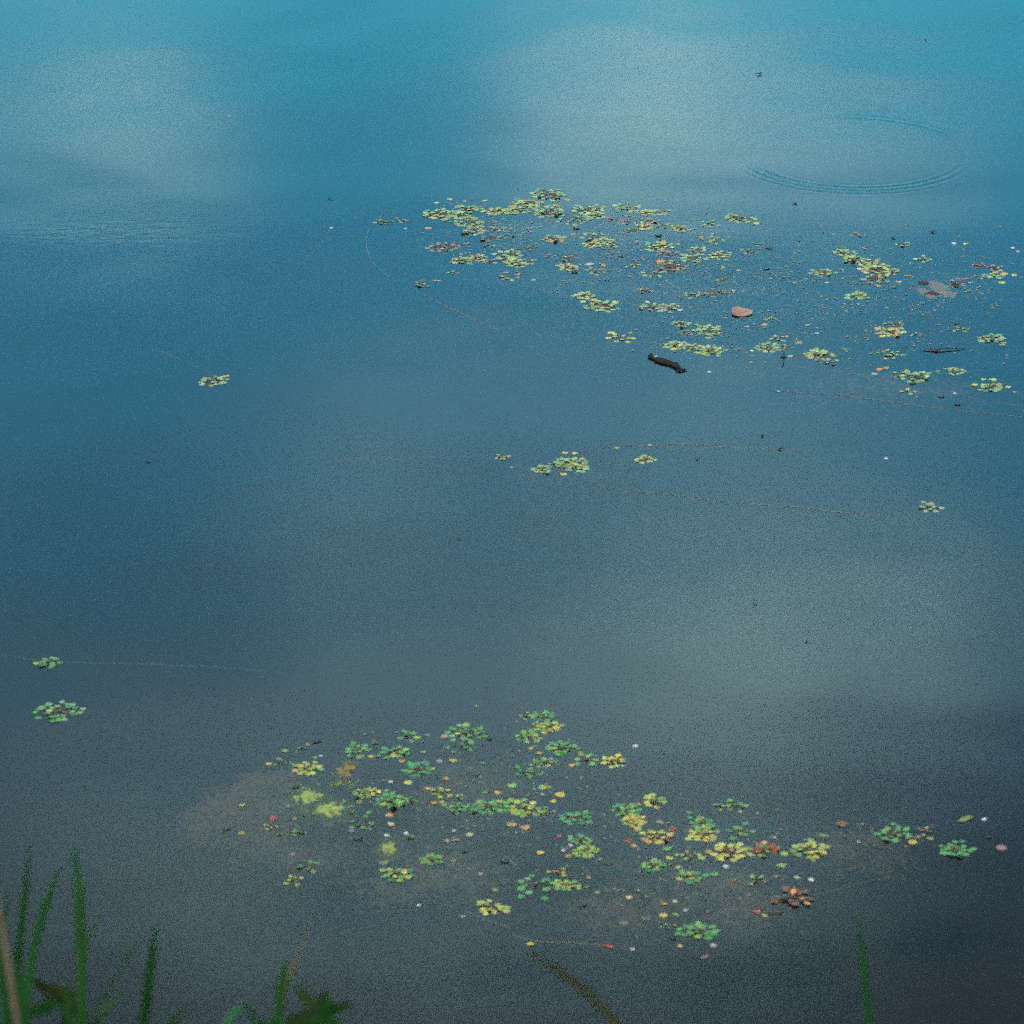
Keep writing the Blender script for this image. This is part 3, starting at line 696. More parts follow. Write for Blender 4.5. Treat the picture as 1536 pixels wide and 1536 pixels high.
# ------------------------------------------------------------------ insects resting on the film
def strider(x, y, s, label):
    e = bpy.data.objects.new('water_strider', None); COL.objects.link(e)
    e.location = at(x, y); e.rotation_euler = (0, 0, rnd.uniform(-0.6, 0.6)); k = s * px(y)
    path = [Vector((t * k * 0.5, 0, k * 0.16 + 0.02 * k * math.sin(t * 3))) for t in (-0.5, -0.38, -0.1, 0.15, 0.36, 0.46, 0.5)]
    v, f = tube(path, [k * q for q in (0.01, 0.06, 0.10, 0.11, 0.08, 0.07, 0.01)], 8)
    link('body', mesh('body', v, f), M_INSECT, e)
    for sgn in (-1, 1):
        for ax_, fx, ln in ((0.12, 0.55, 0.45), (0.0, 0.25, 0.75), (-0.08, -0.6, 0.7)):
            p0 = Vector((ax_ * k, 0, k * 0.15)); p2 = Vector(((ax_ + fx * 0.7) * k, sgn * ln * 0.62 * k, 0.002)); p1 = (p0 + p2) / 2 + Vector((0, 0, k * 0.14))
            v, f = tube([p0, p1, p2], [k * 0.022, k * 0.02, k * 0.012], 4)
            link('leg', mesh('leg', v, f), M_INSECT, e)
    tag(e, label, 'insect', 'small dark insects on the water')
strider(1139, 112, 11, 'dark insect with spread legs on the cloud reflection, far from any plant')
strider(496, 299, 8, 'dark insect on blue water beyond the curved stalk')
strider(1388, 61, 6, 'tiny dark insect farthest out of all, on clear blue water')
strider(222, 693, 8, 'dark insect by itself on the dusky left water between the lone rosettes')
strider(689, 809, 8, 'dark insect on open water on the near side of the little yellow rosette')
strider(1143, 655, 9, 'dark insect just behind the drifting thread between the patches')
strider(1046, 690, 8, 'dark insect on the near side of the drifting thread between the patches')
strider(1210, 963, 9, 'dark insect on open grey water well behind the near patch')
strider(1133, 907, 7, 'faint dark insect on the pale cloud reflection in mid water')
strider(1340, 357, 10, 'dark insect beside a lime rosette at the back of the far patch')
strider(1399, 348, 11, 'dark flat insect on blue water at the back of the far patch')
strider(1193, 306, 10, 'dark insect between the ripple ring and the far patch')
strider(1170, 674, 11, 'dark insect clinging to the end of the drifting thread')

# ------------------------------------------------------------------ driftwood, stick, dead pads
e = tag(bpy.data.objects.new('driftwood', None), 'black curved piece of driftwood with a pale scar', 'driftwood'); COL.objects.link(e)
e.location = at(1000, 546)
pts = [at(974, 534.5), at(982, 539), at(990, 542.5), at(1001, 545), at(1012, 549), at(1020, 553), at(1027, 556)]
pts = smooth_path([p - e.location + Vector((0, 0, 0.004)) for p in pts], 4)
nn = len(pts)
rad_ = []
for i in range(nn):
    t = i / (nn - 1)
    rad_.append((0.011 + 0.0062 * math.sin(t * 3.0)) * (1.0 if t < 0.72 else max(0.14, 1 - (t - 0.72) / 0.30)) * (1 + 0.28 * noise.noise(Vector((t * 9, 1, 0)))))
rad_[0] *= 0.7
v, f = tube(pts, rad_, 12)
v = [p + Vector((0, 0, 0.010 * noise.noise(p * 45))) for p in v]
link('trunk', mesh('trunk', v, f), M_WOOD, e)
pk = at(1008, 548) - e.location
v, f = tube([pk + Vector((-0.025, 0.012, 0.004)), pk + Vector((-0.005, 0.010, 0.013)), pk + Vector((0.012, 0.0, 0.011)), pk + Vector((0.03, -0.02, 0.002))], [0.008, 0.010, 0.007, 0.003], 7)
link('branch_stub', mesh('branch_stub', v, f), M_WOOD, e)
pk = at(1021, 557) - e.location
v, f = tube([pk + Vector((-0.03, 0.0, 0.004)), pk + Vector((0.0, 0.0, 0.008)), pk + Vector((0.035, 0.01, 0.002))], [0.004, 0.006, 0.002], 6)
link('branch_stub', mesh('branch_stub', v, f), M_WOOD, e)
pk = at(984, 539) - e.location
bm = bmesh.new(); bmesh.ops.create_icosphere(bm, subdivisions=2, radius=1.0)
for q in bm.verts: q.co = Vector((q.co.x * 0.011, q.co.y * 0.012, q.co.z * 0.006)) * (1 + 0.3 * noise.noise(q.co * 2)) + pk + Vector((0, 0.0, 0.015))
me = bpy.data.meshes.new('scar'); bm.to_mesh(me); bm.free(); link('scar', me, M_SCAR, e)

e = tag(bpy.data.objects.new('stick', None), 'thin dark purple stick lying level by the frame edge', 'stick'); COL.objects.link(e)
e.location = at(1415, 525)
pts = smooth_path([at(x_, y_) - e.location + Vector((0, 0, z_)) for x_, y_, z_ in ((1381, 526.5, 0.0), (1395, 526, 0.006), (1404, 527, 0.006), (1412, 525.6, 0.010), (1430, 524.5, 0.009), (1448, 523.5, 0.004))], 4)
v, f = tube(pts, [0.002 + 0.0032 * math.sin(min(1, i / (len(pts) - 1) * 1.1) * 3.1) for i in range(len(pts))], 7)
link('shaft', mesh('shaft', v, f), M_STICK, e)
v, f = tube([pts[9], pts[9] + Vector((-0.01, -0.012, 0.004)), pts[9] + Vector((-0.018, -0.03, 0.001))], [0.004, 0.003, 0.001], 5)
link('twig', mesh('twig', v, f), M_STICK, e)
e = tag(bpy.data.objects.new('stick', None), 'short dark twig standing out of the water beside a white fleck', 'stick'); COL.objects.link(e)
e.location = at(1175, 537)
v, f = tube([Vector((0, 0, -0.02)), Vector((0.003, 0, 0.02)), Vector((-0.002, 0, 0.045)), Vector((-0.006, 0, 0.06))], [0.003, 0.003, 0.0025, 0.001], 5)
link('shaft', mesh('shaft', v, f), M_STICK, e)

def blob_sheet(name, rx, ry, n, notch, zfun, seed, rings=6):
    r = random.Random(seed)
    prof = [1 + 0.10 * math.sin(2 * math.pi * i / n * 3 + seed) + r.uniform(-0.05, 0.05) for i in range(n)]
    vs_, fs_ = [(0, 0, zfun(0, 0))], []
    for k in range(1, rings + 1):
        for i in range(n):
            an = 2 * math.pi * i / n
            q = k / rings * prof[i]
            if notch and min(i, n - i) <= 1: q *= 0.45 + 0.25 * min(i, n - i)
            x_, y_ = math.cos(an) * rx * q, math.sin(an) * ry * q
            vs_.append((x_, y_, zfun(x_ / rx, y_ / ry)))
    for i in range(n): fs_.append((0, 1 + i, 1 + (i + 1) % n))
    for k in range(rings - 1):
        for i in range(n):
            a = 1 + k * n + i; b = 1 + k * n + (i + 1) % n
            fs_.append((a, a + n, b + n, b))
    return mesh(name, vs_, fs_)
e = tag(bpy.data.objects.new('sunken_lily_pad', None), 'large grey sodden lily pad with curled brown flaps', 'lily pad'); COL.objects.link(e)
e.location = at(1407, 435); u = px(435)
me = blob_sheet('pad', 31 * u, 15 * u / math.sin(R(20)), 30, True, lambda a, b: 0.0012 + 0.0012 * math.sin(5 * a + 3 * b) - 0.002 * (a * a + b * b), 5)
link('pad', me, M_PAD, e)
for (x_, y_, w_, h_, s_) in ((1385, 425.5, 9, 4, 1), (1432, 429, 7, 5, 2), (1397, 441.5, 11, 4, 3)):
    me = blob_sheet('curled_flap', w_ * u, h_ * u * 1.1, 14, False, lambda a, b: 0.002 + 0.005 * max(0, b + 0.3) ** 2 + 0.002 * math.sin(4 * a), s_, 4)
    o = link('curled_flap', me, M_PADBROWN, e, at(x_, y_) - e.location)
    o.rotation_euler = (0, 0, -0.5 if s_ == 2 else rnd.uniform(-0.2, 0.2))
M_REDLEAF = flat_material('red_curled_leaf', (0.24, 0.06, 0.065), (0.24, 0.15, 0.09), 26, 0.6, 0.3)
u = px(470)
me = blob_sheet('curled_leaf', 16 * u, 15 * u, 22, False, lambda a, b: 0.003 + 0.016 * (a * a * 0.3 + max(0, b) ** 2) + 0.004 * abs(a), 8)
o = link('curled_leaf', me, M_REDLEAF, None, at(1112, 470.5)); o.rotation_euler = (0, 0, 0.1)
tag(o, 'big curled pink-red leaf cupped on the water', 'leaf')

# ------------------------------------------------------------------ drifting stalks (thin pale lines on the surface)
STEMS = [
    ([(598, 318), (570, 326), (553, 345), (548, 365), (556, 390), (575, 408), (605, 424), (640, 444), (690, 470), (745, 493)], 0.0019, 'long pale stalk bent in a wide curve off the far patch'),
    ([(548, 322), (515, 332), (497, 343), (485, 360), (468, 378), (445, 398)], 0.0014, 'faint pale stalk outside the wide curved one'),
    ([(1005, 404), (1060, 412), (1120, 416), (1200, 418), (1240, 423), (1320, 428), (1375, 433)], 0.0022, 'straight tan stalk running to the grey sunken pad'),
    ([(1425, 436), (1470, 438), (1536, 439), (1600, 441)], 0.0014, 'tan stalk leading from the grey sunken pad to the frame edge'),
    ([(1225, 370), (1300, 369), (1380, 374), (1440, 382), (1536, 395)], 0.0013, 'faint stalk at the back of the far patch'),
    ([(868, 677), (920, 670), (975, 668), (1040, 667), (1100, 670), (1160, 674), (1215, 677)], 0.0021, 'fine pale thread leaving the small raft and passing a white fleck'),
    ([(880, 689), (915, 688), (955, 689)], 0.0012, 'short thread joining the small raft to the yellow ring rosette'),
    ([(885, 724), (930, 735), (1000, 742), (1050, 749), (1100, 754), (1150, 758), (1200, 762), (1250, 768), (1330, 772)], 0.0018, 'fine pale thread on the near side of the small raft'),
    ([(1155, 586), (1230, 592), (1320, 600), (1400, 612), (1536, 625)], 0.0020, 'long pale stalk on the near side of the far patch'),
    ([(1360, 458), (1400, 475), (1435, 492)], 0.0018, 'short pale stalk between the grey pad and a small green rosette'),
    ([(225, 522), (258, 535), (300, 550), (325, 565)], 0.0013, 'short thread trailing from the lone pale green rosette'),
    ([(771, 1405), (800, 1411), (850, 1414), (908, 1419)], 0.0020, 'reddish stalk with a narrow red leaf at its end'),
    ([(-20, 980), (60, 990), (150, 994), (270, 999), (400, 1005)], 0.0014, 'faint reddish stalk running past the small green rosette with the reddish heart'),
    ([(470, 692), (560, 688), (620, 687), (700, 686), (780, 680)], 0.0011, 'very faint thread reaching the little yellow rosette'),
    ([(1213, 1347), (1240, 1337), (1290, 1325), (1345, 1314)], 0.0014, 'faint stalk trailing away from the withered upturned rosette'),
    ([(560, 1322), (620, 1345), (680, 1362), (760, 1392)], 0.0016, 'pale stalk drifting past the lone yellow rosette'),
    ([(625, 1190), (627, 1225), (631, 1262)], 0.0015, 'short stalk pointing at the bank in the middle of the algae side'),
    ([(690, 418), (760, 424), (830, 440), (905, 462), (960, 490), (1000, 525)], 0.0013, 'faint stalk slanting to the driftwood'),
    ([(1180, 548), (1250, 556), (1310, 568), (1400, 588), (1480, 600), (1540, 610)], 0.0012, 'faint slanting stalk on the near side of the blue-green rosette with yellow leaves'),
]
for pts, r_, lab in STEMS:
    P = smooth_path([at(x_, y_) for x_, y_ in pts], 6); r_ *= 0.74
    P = [p + Vector((0.012 * noise.noise(p * 4), 0.02 * noise.noise(p * 4 + Vector((9, 0, 0))), (r_ * 0.4 if r_ > 0.00125 else -r_ * 0.15) + 0.0035 * min(0.0, noise.noise(p * 1.3) + 0.2))) for p in P]
    v, f = tube(P, [r_ * (0.55 + 0.9 * abs(noise.noise(p * 1.7))) for p in P], 5)
    tag(link('floating_stalk', mesh('floating_stalk', v, f), M_PALESTEM), lab, 'stalk', 'drifting stalks')

# ------------------------------------------------------------------ algae mats and sunken weed
def strands(name, cx, cy, hw, hh, n, zlo, zhi, ln, wd, mat, seed, dens=None):
    r = random.Random(seed)
    vs_, fs_ = [], []
    o0 = at(cx, cy); u = px(cy); sy = 1 / math.sin(math.atan2(CAM_H, o0.y))
    made = 0; tries = 0
    while made < n and tries < n * 12:
        tries += 1
        sg = 0.48 if zlo > -0.03 else 0.40
        a, b = r.gauss(0, sg), r.gauss(0, sg)
        q = a * a + b * b
        if q > 1.6: continue
        pn = noise.noise(Vector((a * 1.7 + seed, b * 1.7, 0.3)))
        if r.random() > max(0.0, 0.75 + pn * 1.4 - q * 0.5): continue
        made += 1
        p = Vector((a * hw * u, b * hh * u * sy, r.uniform(zlo, zhi) - 0.6 * abs(zlo) * q * r.random()))
        an = r.uniform(0, 6.28); l = ln * r.uniform(0.5, 1.3); w = wd * r.uniform(0.6, 1.4)
        k = len(vs_)
        for s_ in range(4):
            an += r.uniform(-0.6, 0.6)
            side = Vector((-math.sin(an), math.cos(an), r.uniform(-0.5, 0.5))) * (w / 2 * (1 - 0.25 * abs(s_ - 1.5)))
            vs_ += [p - side, p + side]
            p = p + Vector((math.cos(an), math.sin(an), r.uniform(-0.15, 0.15))) * (l / 3)
            p.z = min(p.z, zhi)
        for s_ in range(3):
            fs_.append((k + 2 * s_, k + 2 * s_ + 1, k + 2 * s_ + 3, k + 2 * s_ + 2))
    return link(name, mesh(name, vs_, fs_), mat, None, o0)
MATS = [
    (463, 1194, 33, 19, 1500, -0.020, 0.0016, M_ALGAE, 3, 'fluffy yellow-green algae mat, the upper of the two bright ones'),
    (494, 1214, 38, 19, 1700, -0.020, 0.0016, M_ALGAE, 4, 'fluffy yellow-green algae mat running on from the upper bright one'),
    (520, 1154, 24, 26, 900, -0.02, 0.002, M_ALGAE_BROWN, 5, 'ochre and rust algae clump behind the bright mats'),
    (512, 1178, 30, 10, 420, -0.02, 0.003, M_ALGAE_OLIVE, 6, 'thin olive algae wisp between the ochre clump and the bright mat'),
    (583, 1272, 17, 17, 600, -0.020, 0.0016, M_ALGAE, 7, 'small round yellow-green algae clump on the near side of the cream leaf'),
    (470, 1168, 34, 10, 340, -0.025, 0.0, M_ALGAE_OLIVE, 8, 'thin olive algae wisp on the near side of the solid yellow rosette'),
]
for (cx, cy, hw, hh, n, z0, z1, mt, sd_, lab) in MATS:
    e = bpy.data.objects.new('algae_mat', None); COL.objects.link(e); e.location = at(cx, cy)
    tag(e, lab, 'algae', 'algae mats')
    o = strands('filaments', cx, cy, hw, hh, n, z0, z1, 0.030, 0.0045, mt, sd_)
    o.parent = e; o.location = (0, 0, 0)
    o['kind'] = 'stuff'
    if mt is not M_ALGAE_OLIVE:
        u = px(cy); sy = 1 / math.sin(math.atan2(CAM_H, at(cx, cy).y))
        k = 1.0 if mt is M_ALGAE else 0.85
        vs_, fs_ = [(0, 0, 0.004)], []
        NA, NR = 44, 12
        for q_ in range(1, NR + 1):
            for i_ in range(NA):
                an = 6.2832 * i_ / NA
                ed = k * (1 + 0.55 * noise.noise(Vector((math.cos(an) * 1.3 + sd_ * 3.7, math.sin(an) * 1.3, 0.5))) + 0.22 * noise.noise(Vector((math.cos(an) * 5, math.sin(an) * 5, sd_))))
                a, b = math.cos(an) * ed * q_ / NR, math.sin(an) * ed * q_ / NR
                z = 0.0026 - 0.016 * (q_ / NR) ** 2.6 + 0.006 * noise.noise(Vector((a * 4 + sd_, b * 4, 0))) + 0.004 * noise.noise(Vector((a * 11, b * 11, sd_)))
                vs_.append((a * hw * u, b * hh * u * sy, z))
        for i_ in range(NA): fs_.append((0, 1 + i_, 1 + (i_ + 1) % NA))
        for q_ in range(NR - 1):
            for i_ in range(NA):
                a_ = 1 + q_ * NA + i_; b_ = 1 + q_ * NA + (i_ + 1) % NA
                fs_.append((a_, a_ + NA, b_ + NA, b_))
        link('cushion', mesh('cushion', vs_, fs_), mt, e)
for i, (cx, cy, hw, hh, n) in enumerate([(405, 1183, 80, 36, 2200), (335, 1218, 66, 26, 1300), (430, 1255, 110, 40, 500), (620, 1290, 150, 60, 1300), (700, 1170, 130, 60, 1200),
                                        (950, 1340, 120, 60, 1000), (1290, 1260, 90, 32, 1000), (1090, 1330, 120, 60, 900), (1010, 420, 240, 70, 1500), (1330, 560, 200, 60, 900), (840, 700, 90, 14, 200)]):
    tag(strands('sunken_weed', cx, cy, hw, hh, int(n * (2.4 if i < 2 else 0.9)), -0.07, -0.006, 0.06, 0.0036, M_WEED, 40 + i), kind='stuff')['label'] = 'brown water weed hanging just under the surface'

# crumbs of leaf drifting between the plants
M_CRUMB2 = flat_material('pink_brown_debris', (0.32, 0.20, 0.17), (0.22, 0.14, 0.12), 3, 0.8, 0.2)
M_CRUMB4 = flat_material('sunken_leaf_scraps', (0.26, 0.22, 0.10), (0.17, 0.11, 0.07), 5, 0.8, 0.2)
M_CRUMB5 = flat_material('sunken_maroon_scraps', (0.16, 0.06, 0.06), (0.09, 0.05, 0.045), 5, 0.8, 0.2)
M_CRUMB3 = flat_material('pale_green_debris', (0.22, 0.23, 0.12), (0.14, 0.15, 0.08), 3, 0.8, 0.2)
for tone, (mt, lab, k_) in enumerate(((M_DEBRIS, 'pale tan crumbs drifting between the plants', 0.6), (M_CRUMB2, 'pink-brown leaf crumbs drifting between the plants', 0.7), (M_CRUMB3, 'pale green leaf crumbs drifting between the plants', 0.9), (M_CRUMB4, 'dull leaf scraps hanging just under the surface between the plants', 0.7), (M_CRUMB5, 'maroon leaf scraps hanging just under the surface between the plants', 0.55))):
    r = random.Random(5 + tone); vs_, fs_ = [], []
    for (cx, cy, hw, hh, n) in ((745, 345, 110, 55, 300), (960, 375, 170, 70, 380), (1180, 430, 220, 90, 330), (1380, 470, 170, 100, 260), (1080, 500, 160, 40, 90), (640, 1190, 190, 90, 170), (800, 1210, 130, 110, 90), (1010, 1300, 200, 100, 190), (1300, 1255, 110, 25, 40)):
        for _ in range(int(n * k_)):
            x_, y_ = cx + r.gauss(0, hw * 0.5), cy + r.gauss(0, hh * 0.5)
            if noise.noise(Vector((x_ * 0.02, y_ * 0.045, 0))) < -0.12: continue
            p = at(x_, y_, 0.0018 if tone < 3 else -r.uniform(0.002, 0.012)); s_ = (r.uniform(0.002, 0.0075) if tone < 3 else r.uniform(0.007, 0.017)) * (1.2 if y_ < 800 else 0.85); an = r.uniform(0, 6.28); k = len(vs_)
            m_ = r.randint(5, 7); el_ = r.uniform(0.45, 1.0)
            for j_ in range(m_):
                t = 6.283 * j_ / m_; q = s_ * r.uniform(0.75, 1.35)
                a_, b_ = math.cos(t) * q, math.sin(t) * q * el_
                vs_.append(p + Vector((a_ * math.cos(an) - b_ * math.sin(an), a_ * math.sin(an) + b_ * math.cos(an), r.uniform(-0.0006, 0.0012))))
            fs_.append(tuple(range(k, k + m_)))
    tag(link('floating_crumbs', mesh('floating_crumbs', vs_, fs_, False), mt), kind='stuff')['label'] = lab

# ------------------------------------------------------------------ grass and weeds on the bank, out of focus
def blade(parent, pts, wpx, d, color, lean=0.0, origin=None, wtop=0.25):
    """pts: survey points tip first; carried down to the bank along their last direction"""
    P = [at_d(x_, y_, d + lean * i / max(1, len(pts) - 1)) for i, (x_, y_) in enumerate(pts)]
    last, prev = P[-1], P[-2]
    dr_ = (last - prev).normalized()
    dn = Vector((dr_.x * 0.5, dr_.y * 0.3, -1)).normalized()
    p = last.copy()
    while p.z > bank_z(p.x, p.y) - 0.03 and len(P) < 40:
        p = p + dn * 0.12; dn = (dn + Vector((0, 0, -0.15))).normalized(); P.append(p.copy())
    P = smooth_path(P, 5); n = len(P)
    vs_, fs_ = [], []
    wm = wpx * d / FPX
    for i, q in enumerate(P):
        a = P[max(i - 1, 0)]; b = P[min(i + 1, n - 1)]
        t = (b - a).normalized()
        side = t.cross(Vector((0, 1, -0.3))).normalized()
        nrm = side.cross(t)
        tt = i / (n - 1)
        w = wm / 2 * min(1.0, wtop * 0.25 + (tt * 4.5) ** 0.75 * (1 - wtop * 0.25))
        vs_ += [q - side * w + nrm * w * 0.45, q - nrm * w * 0.05, q + side * w + nrm * w * 0.45]
    for i in range(n - 1):
        for k in range(2):
            fs_.append((i * 3 + k, i * 3 + k + 1, i * 3 + k + 4, i * 3 + k + 3))
    if origin is not None: vs_ = [v_ - origin for v_ in vs_]
    o = link('blade', mesh('blade', vs_, fs_), M_BLADE, parent)
    o.color = (*color, 1)
    return o
GD = (0.005, 0.036, 0.005); GM = (0.010, 0.052, 0.011); GP = (0.022, 0.048, 0.018); GT = (0.02, 0.085, 0.035); OL = (0.026, 0.024, 0.007); DRY = (0.10, 0.07, 0.055)
def tuft(name, xb, d, label, blades, cat='grass'):
    e = bpy.data.objects.new(name, None); COL.objects.link(e)
    d += 0.7
    b = at_d(xb, 1536, d); e.location = (b.x, b.y, bank_z(b.x, b.y))
    tag(e, label, cat)
    bpy.context.view_layer.update()
    for pts, w, dd, c, ln in blades:
        blade(e, pts, w * 0.85, d + dd, c, ln, e.location.copy())
    return e
tuft('tall_grass', 40, 8.6, 'tall dark green grass tuft filling the lower left corner', [
    ([(44, 1264), (40, 1310), (36, 1349), (31, 1400), (26, 1456), (22, 1536)], 12, 0.0, GD, 0.1),
    ([(89, 1298), (79, 1330), (67, 1362), (55, 1405), (46, 1446), (38, 1536)], 14, 0.2, GM, 0.1),
    ([(111, 1268), (115, 1305), (118, 1349), (121, 1435), (124, 1536)], 17, -0.1, GD, -0.1),
    ([(149, 1370), (140, 1392), (130, 1416), (124, 1450), (120, 1536)], 9, 0.3, GP, 0.0),
    ([(14, 1338), (9, 1360), (6, 1385), (8, 1440), (12, 1536)], 10, 0.1, GD, 0.0),
    ([(-8, 1330), (-4, 1400), (4, 1460), (8, 1536)], 12, 0.0, GD, 0.0),
    ([(184, 1484), (172, 1500), (158, 1517), (140, 1540)], 13, 0.2, GP, 0.0),
    ([(226, 1388), (205, 1418), (181, 1452), (165, 1482), (150, 1510), (140, 1540)], 5, 0.4, GP, 0.0),
    ([(20, 1430), (30, 1470), (34, 1536)], 14, 0.0, GD, 0.0),
    ([(95, 1470), (100, 1500), (104, 1540)], 16, 0.1, GD, 0.0),
])
tuft('tall_grass', 216, 8.6, 'single upright green blade beside the tall corner tuft', [([(234, 1388), (230, 1420), (225, 1456), (220, 1500), (214, 1540)], 15, 0.0, GD, 0.1)])
tuft('tall_grass', 255, 8.8, 'pale tip of a low grass blade between the corner tuft and the bent one', [([(283, 1512), (270, 1522), (253, 1540)], 12, 0.0, GP, 0.0)])
tuft('dry_stalk', 20, 8.2, 'dry tan stalk leaning across the corner of the grass', [([(-4, 1340), (0, 1372), (6, 1412), (13, 1456), (20, 1500), (27, 1545)], 9, 0.0, DRY, 0.0)], 'stalk')
tuft('tall_grass', 362, 8.7, 'bent grass blade folded over like a tent', [([(366, 1503), (358, 1512), (350, 1523), (338, 1542)], 13, 0.0, GT, 0.0), ([(364, 1504), (373, 1514), (380, 1526), (385, 1542)], 10, 0.05, GD, 0.0)])
tuft('tall_grass', 418, 8.7, 'two slim green blades beside the broad-leaved weed', [([(428, 1438), (425, 1460), (422, 1480), (418, 1510), (415, 1545)], 15, 0.0, GD, 0.0), ([(468, 1366), (458, 1402), (446, 1436), (437, 1458), (428, 1482), (420, 1540)], 7, 0.5, (0.05, 0.06, 0.03), 0.0)])
tuft('tall_grass', 1303, 8.8, 'single grass blade rising alone on the right', [([(1287, 1380), (1291, 1410), (1294, 1440), (1299, 1490), (1305, 1545)], 12, 0.0, GD, 0.0)])
tuft('tall_grass', 930, 7.4, 'olive blade arching in from the bottom, out of focus', [([(796, 1432), (815, 1443), (838, 1456), (865, 1477), (892, 1502), (915, 1527), (935, 1556)], 14, 0.0, OL, 0.0)])
def weed(xb, yb, d, label, leaves):
    e = bpy.data.objects.new('broadleaf_weed', None); COL.objects.link(e)
    b = at_d(xb, yb, d); gz = bank_z(b.x, b.y); e.location = (b.x, b.y, gz)
    tag(e, label, 'weed')
    v, f = tube([Vector((0, 0, -0.03)), Vector((0.01, 0, (b.z - gz) * 0.5)), Vector((0, 0, b.z - gz))], [0.004, 0.0035, 0.003], 6)
    o = link('stem', mesh('stem', v, f), M_BLADE, e); o.color = (*OL, 1)
    s = d / FPX
    for (dx_, dy_, w_, c_) in leaves:
        ln = math.hypot(dx_, dy_) * s; an = math.atan2(-dy_, dx_)
        o = bpy.data.objects.new('leaf', rnd.choice(WEED_LEAF)); COL.objects.link(o); o.parent = e
        face = Matrix(((CR.x, CU.x, -CF.x), (CR.y, CU.y, -CF.y), (CR.z, CU.z, -CF.z))).to_4x4()
        o.matrix_local = Matrix.Translation((0, 0, b.z - gz)) @ face @ Matrix.Rotation(an - math.pi / 2, 4, 'Z') @ Matrix.Rotation(rnd.uniform(-0.35, 0.35), 4, 'X') @ Matrix.Diagonal((w_ * 1.9 * s, ln * 1.2, ln, 1))
        o.color = (*c_, 1)
WO = (0.010, 0.023, 0.004); WR = (0.014, 0.019, 0.004)
weed(480, 1520, 9.4, 'low olive weed with star-like leaves beside the slim blades', [(-36, -36, 20, WO), (42, -12, 20, WO), (8, -30, 22, WO), (-38, 10, 30, WO), (18, -18, 18, GD), (25, 20, 24, GD), (-15, 22, 26, GD)])
weed(92, 1500, 9.4, 'reddish-olive weed half hidden in the corner tuft', [(-36, -28, 20, WR), (-10, -20, 26, WR), (20, -8, 24, WO), (-44, 20, 26, GD), (24, 20, 26, WO)])
weed(420, 1548, 9.4, 'low dark weed showing its top at the bottom between blades', [(28, -22, 24, WO), (50, -14, 22, WO), (-24, -12, 24, GD)])
# short turf covering the slope
r = random.Random(9); vs_, fs_ = [], []
for _ in range(9000):
    y_ = r.uniform(5.0, 11.5); x_ = r.uniform(-4, 4); z_ = bank_z(x_, y_)
    h_ = r.uniform(0.05, 0.16); a = r.uniform(0, 6.28); l_ = r.uniform(0, 0.07); k = len(vs_)
    sx, sy_ = math.cos(a) * 0.003, math.sin(a) * 0.003
    vs_ += [Vector((x_ - sx, y_ - sy_, z_ - 0.01)), Vector((x_ + sx, y_ + sy_, z_ - 0.01)), Vector((x_ + l_ * math.sin(a), y_ - l_ * math.cos(a), z_ + h_))]
    fs_.append((k, k + 1, k + 2))
tag(link('grass', mesh('grass', vs_, fs_, False), M_TURF), kind='stuff')['label'] = 'short turf on the bank'

# ------------------------------------------------------------------ labels
LAND_NEAR = [((480, 1205), 'the bright algae mats'), ((839, 1255), 'the bright red leaf'), ((1190, 1347), 'the withered upturned rosette'), ((778, 1239), 'the two orange leaves'),
             ((1096, 1278), 'the largest yellow rosette'), ((630, 1154), 'the dense blue-green rosette'), ((1039, 1315), 'the open blue-green ring'), ((736, 1362), 'the lone yellow rosette'),
             ((1217, 1274), 'the outer yellow rosette'), ((1342, 1251), 'the spur'), ((462, 1153), 'the solid yellow rosette'), ((440, 1321), 'the small corner yellow rosette'),
             ((1046, 1396), 'the broad green rosette closest to the bank'), ((823, 1091), 'the yellow rosette at the far tip'), ((914, 1420), 'the narrow red leaf')]
LAND_FAR = [((1000, 545), 'the driftwood'), ((1112, 470), 'the curled red leaf'), ((1406, 435), 'the grey sunken pad'), ((1412, 524), 'the thin dark stick'), ((665, 370), 'the dusty pink rosette'),
            ((1480, 400), 'the magenta pair'), ((1334, 498), 'the pink-edged rosette'), ((823, 292), 'the farthest pale green rosette'), ((1314, 404), 'the largest lime and yellow rosette'),
            ((1487, 581), 'the rosette ringed by yellow leaves'), ((853, 694), 'the small raft'), ((1227, 532), 'the dense lime and yellow rosette'), ((1005, 401), 'the brown and orange rosette'),
            ((900, 458), 'the wide lime rosette'), ((917, 329), 'the small magenta rosette'), ((1109, 328), 'the dark-hearted rosette at the back')]
HAND_X = {(1109, 328): 'green rosette with a dark heart at the back of the far patch'}
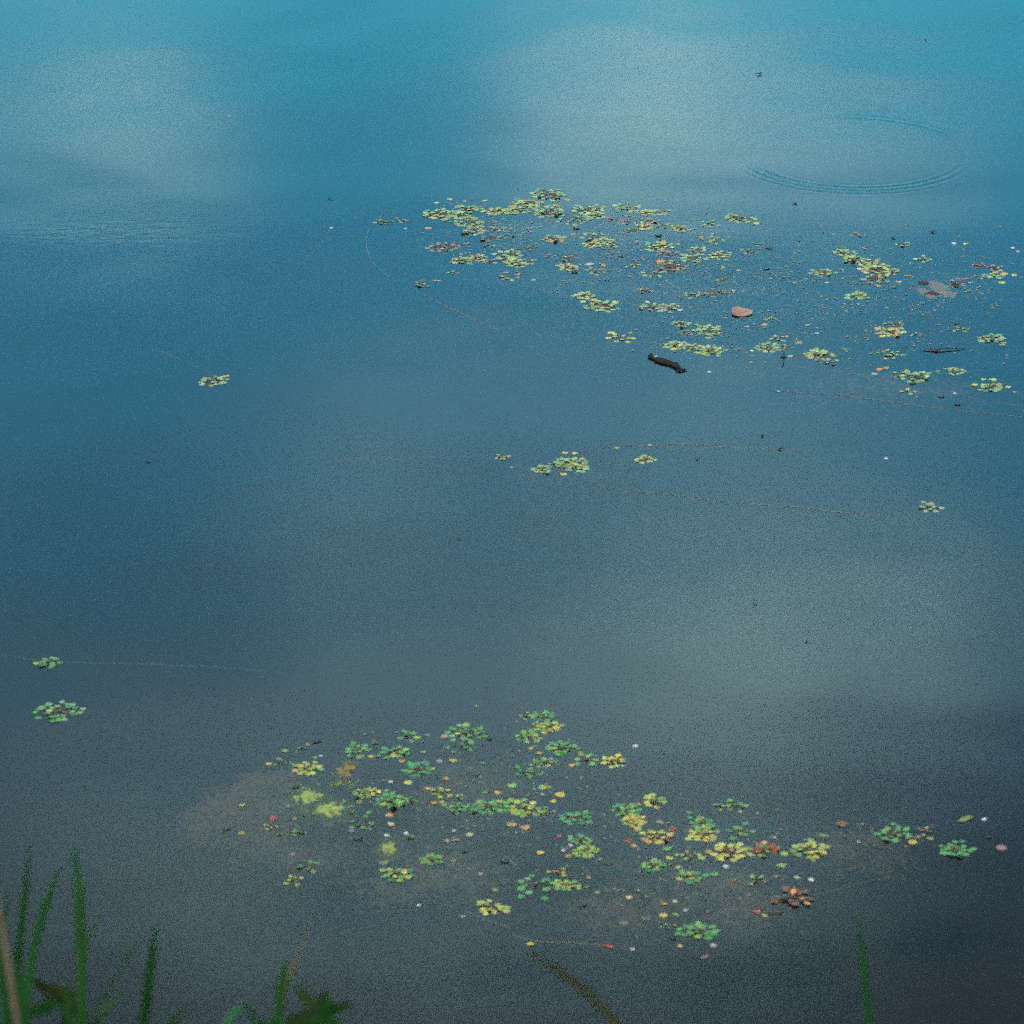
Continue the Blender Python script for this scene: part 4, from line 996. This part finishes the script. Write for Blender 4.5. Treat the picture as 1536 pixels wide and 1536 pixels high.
ORD = ['', 'second ', 'third ', 'fourth ', 'fifth ', 'sixth ', 'seventh ', 'eighth ']
buckets = {}
for t in THINGS:
    if (t['x'], t['y']) in HAND_X: t['label'] = HAND_X[(t['x'], t['y'])]
    if t['label']: continue
    LND = LAND_NEAR if t['y'] > 800 else LAND_FAR
    ky = 2.2 if t['y'] > 800 else 3.0
    best = min(LND, key=lambda L_: ((t['x'] - L_[0][0]) ** 2 + ((t['y'] - L_[0][1]) * ky) ** 2) if (L_[0][0], L_[0][1]) != (t['x'], t['y']) else 1e9)
    dx_, dy_ = t['x'] - best[0][0], (t['y'] - best[0][1]) * ky
    if abs(dy_) > abs(dx_): rel = 'behind' if dy_ < 0 else 'in front of'
    else: rel = 'to the left of' if dx_ < 0 else 'to the right of'
    colr = CN[t['col']]
    if t['what'] == 'rosette':
        if 'k' in t['style']: desc = f'half-sunken {colr} rosette'
        elif t['w'] < 26: desc = f'small {colr} rosette'
        elif t['mix'] and t['mix'][0] in 'yYopPbktc': desc = f'part-{CN[t["mix"][0]]} {colr} rosette'
        else: desc = f'{colr} rosette'
    elif t['what'] == 'leaf': desc = f'loose {colr} leaf'
    elif t['what'] == 'petal': desc = 'tiny white petal'
    else: desc = 'small black nut-or-shade scrap'
    t['d'] = math.hypot(dx_, dy_)
    buckets.setdefault((desc, rel, best[1]), []).append(t)
for (desc, rel, land), lst in buckets.items():
    lst.sort(key=lambda q: q['d'])
    for i, t in enumerate(lst):
        t['label'] = f'{ORD[min(i, 7)]}{desc} {rel} {land}' if i else (f'first {desc} {rel} {land}' if len(lst) > 1 else f'{desc} {rel} {land}')
CATS = {'rosette': 'water plant', 'leaf': 'leaf', 'petal': 'petal', 'nut': 'nut'}
for t in THINGS:
    zone = 'near patch' if t['y'] > 800 else 'far patch'
    grp = {'rosette': 'floating rosettes of the ', 'leaf': 'loose leaves of the ', 'petal': 'white petals of the ', 'nut': 'sodden nuts of the '}[t['what']] + zone
    tag(t['o'], t['label'], CATS[t['what']], grp)
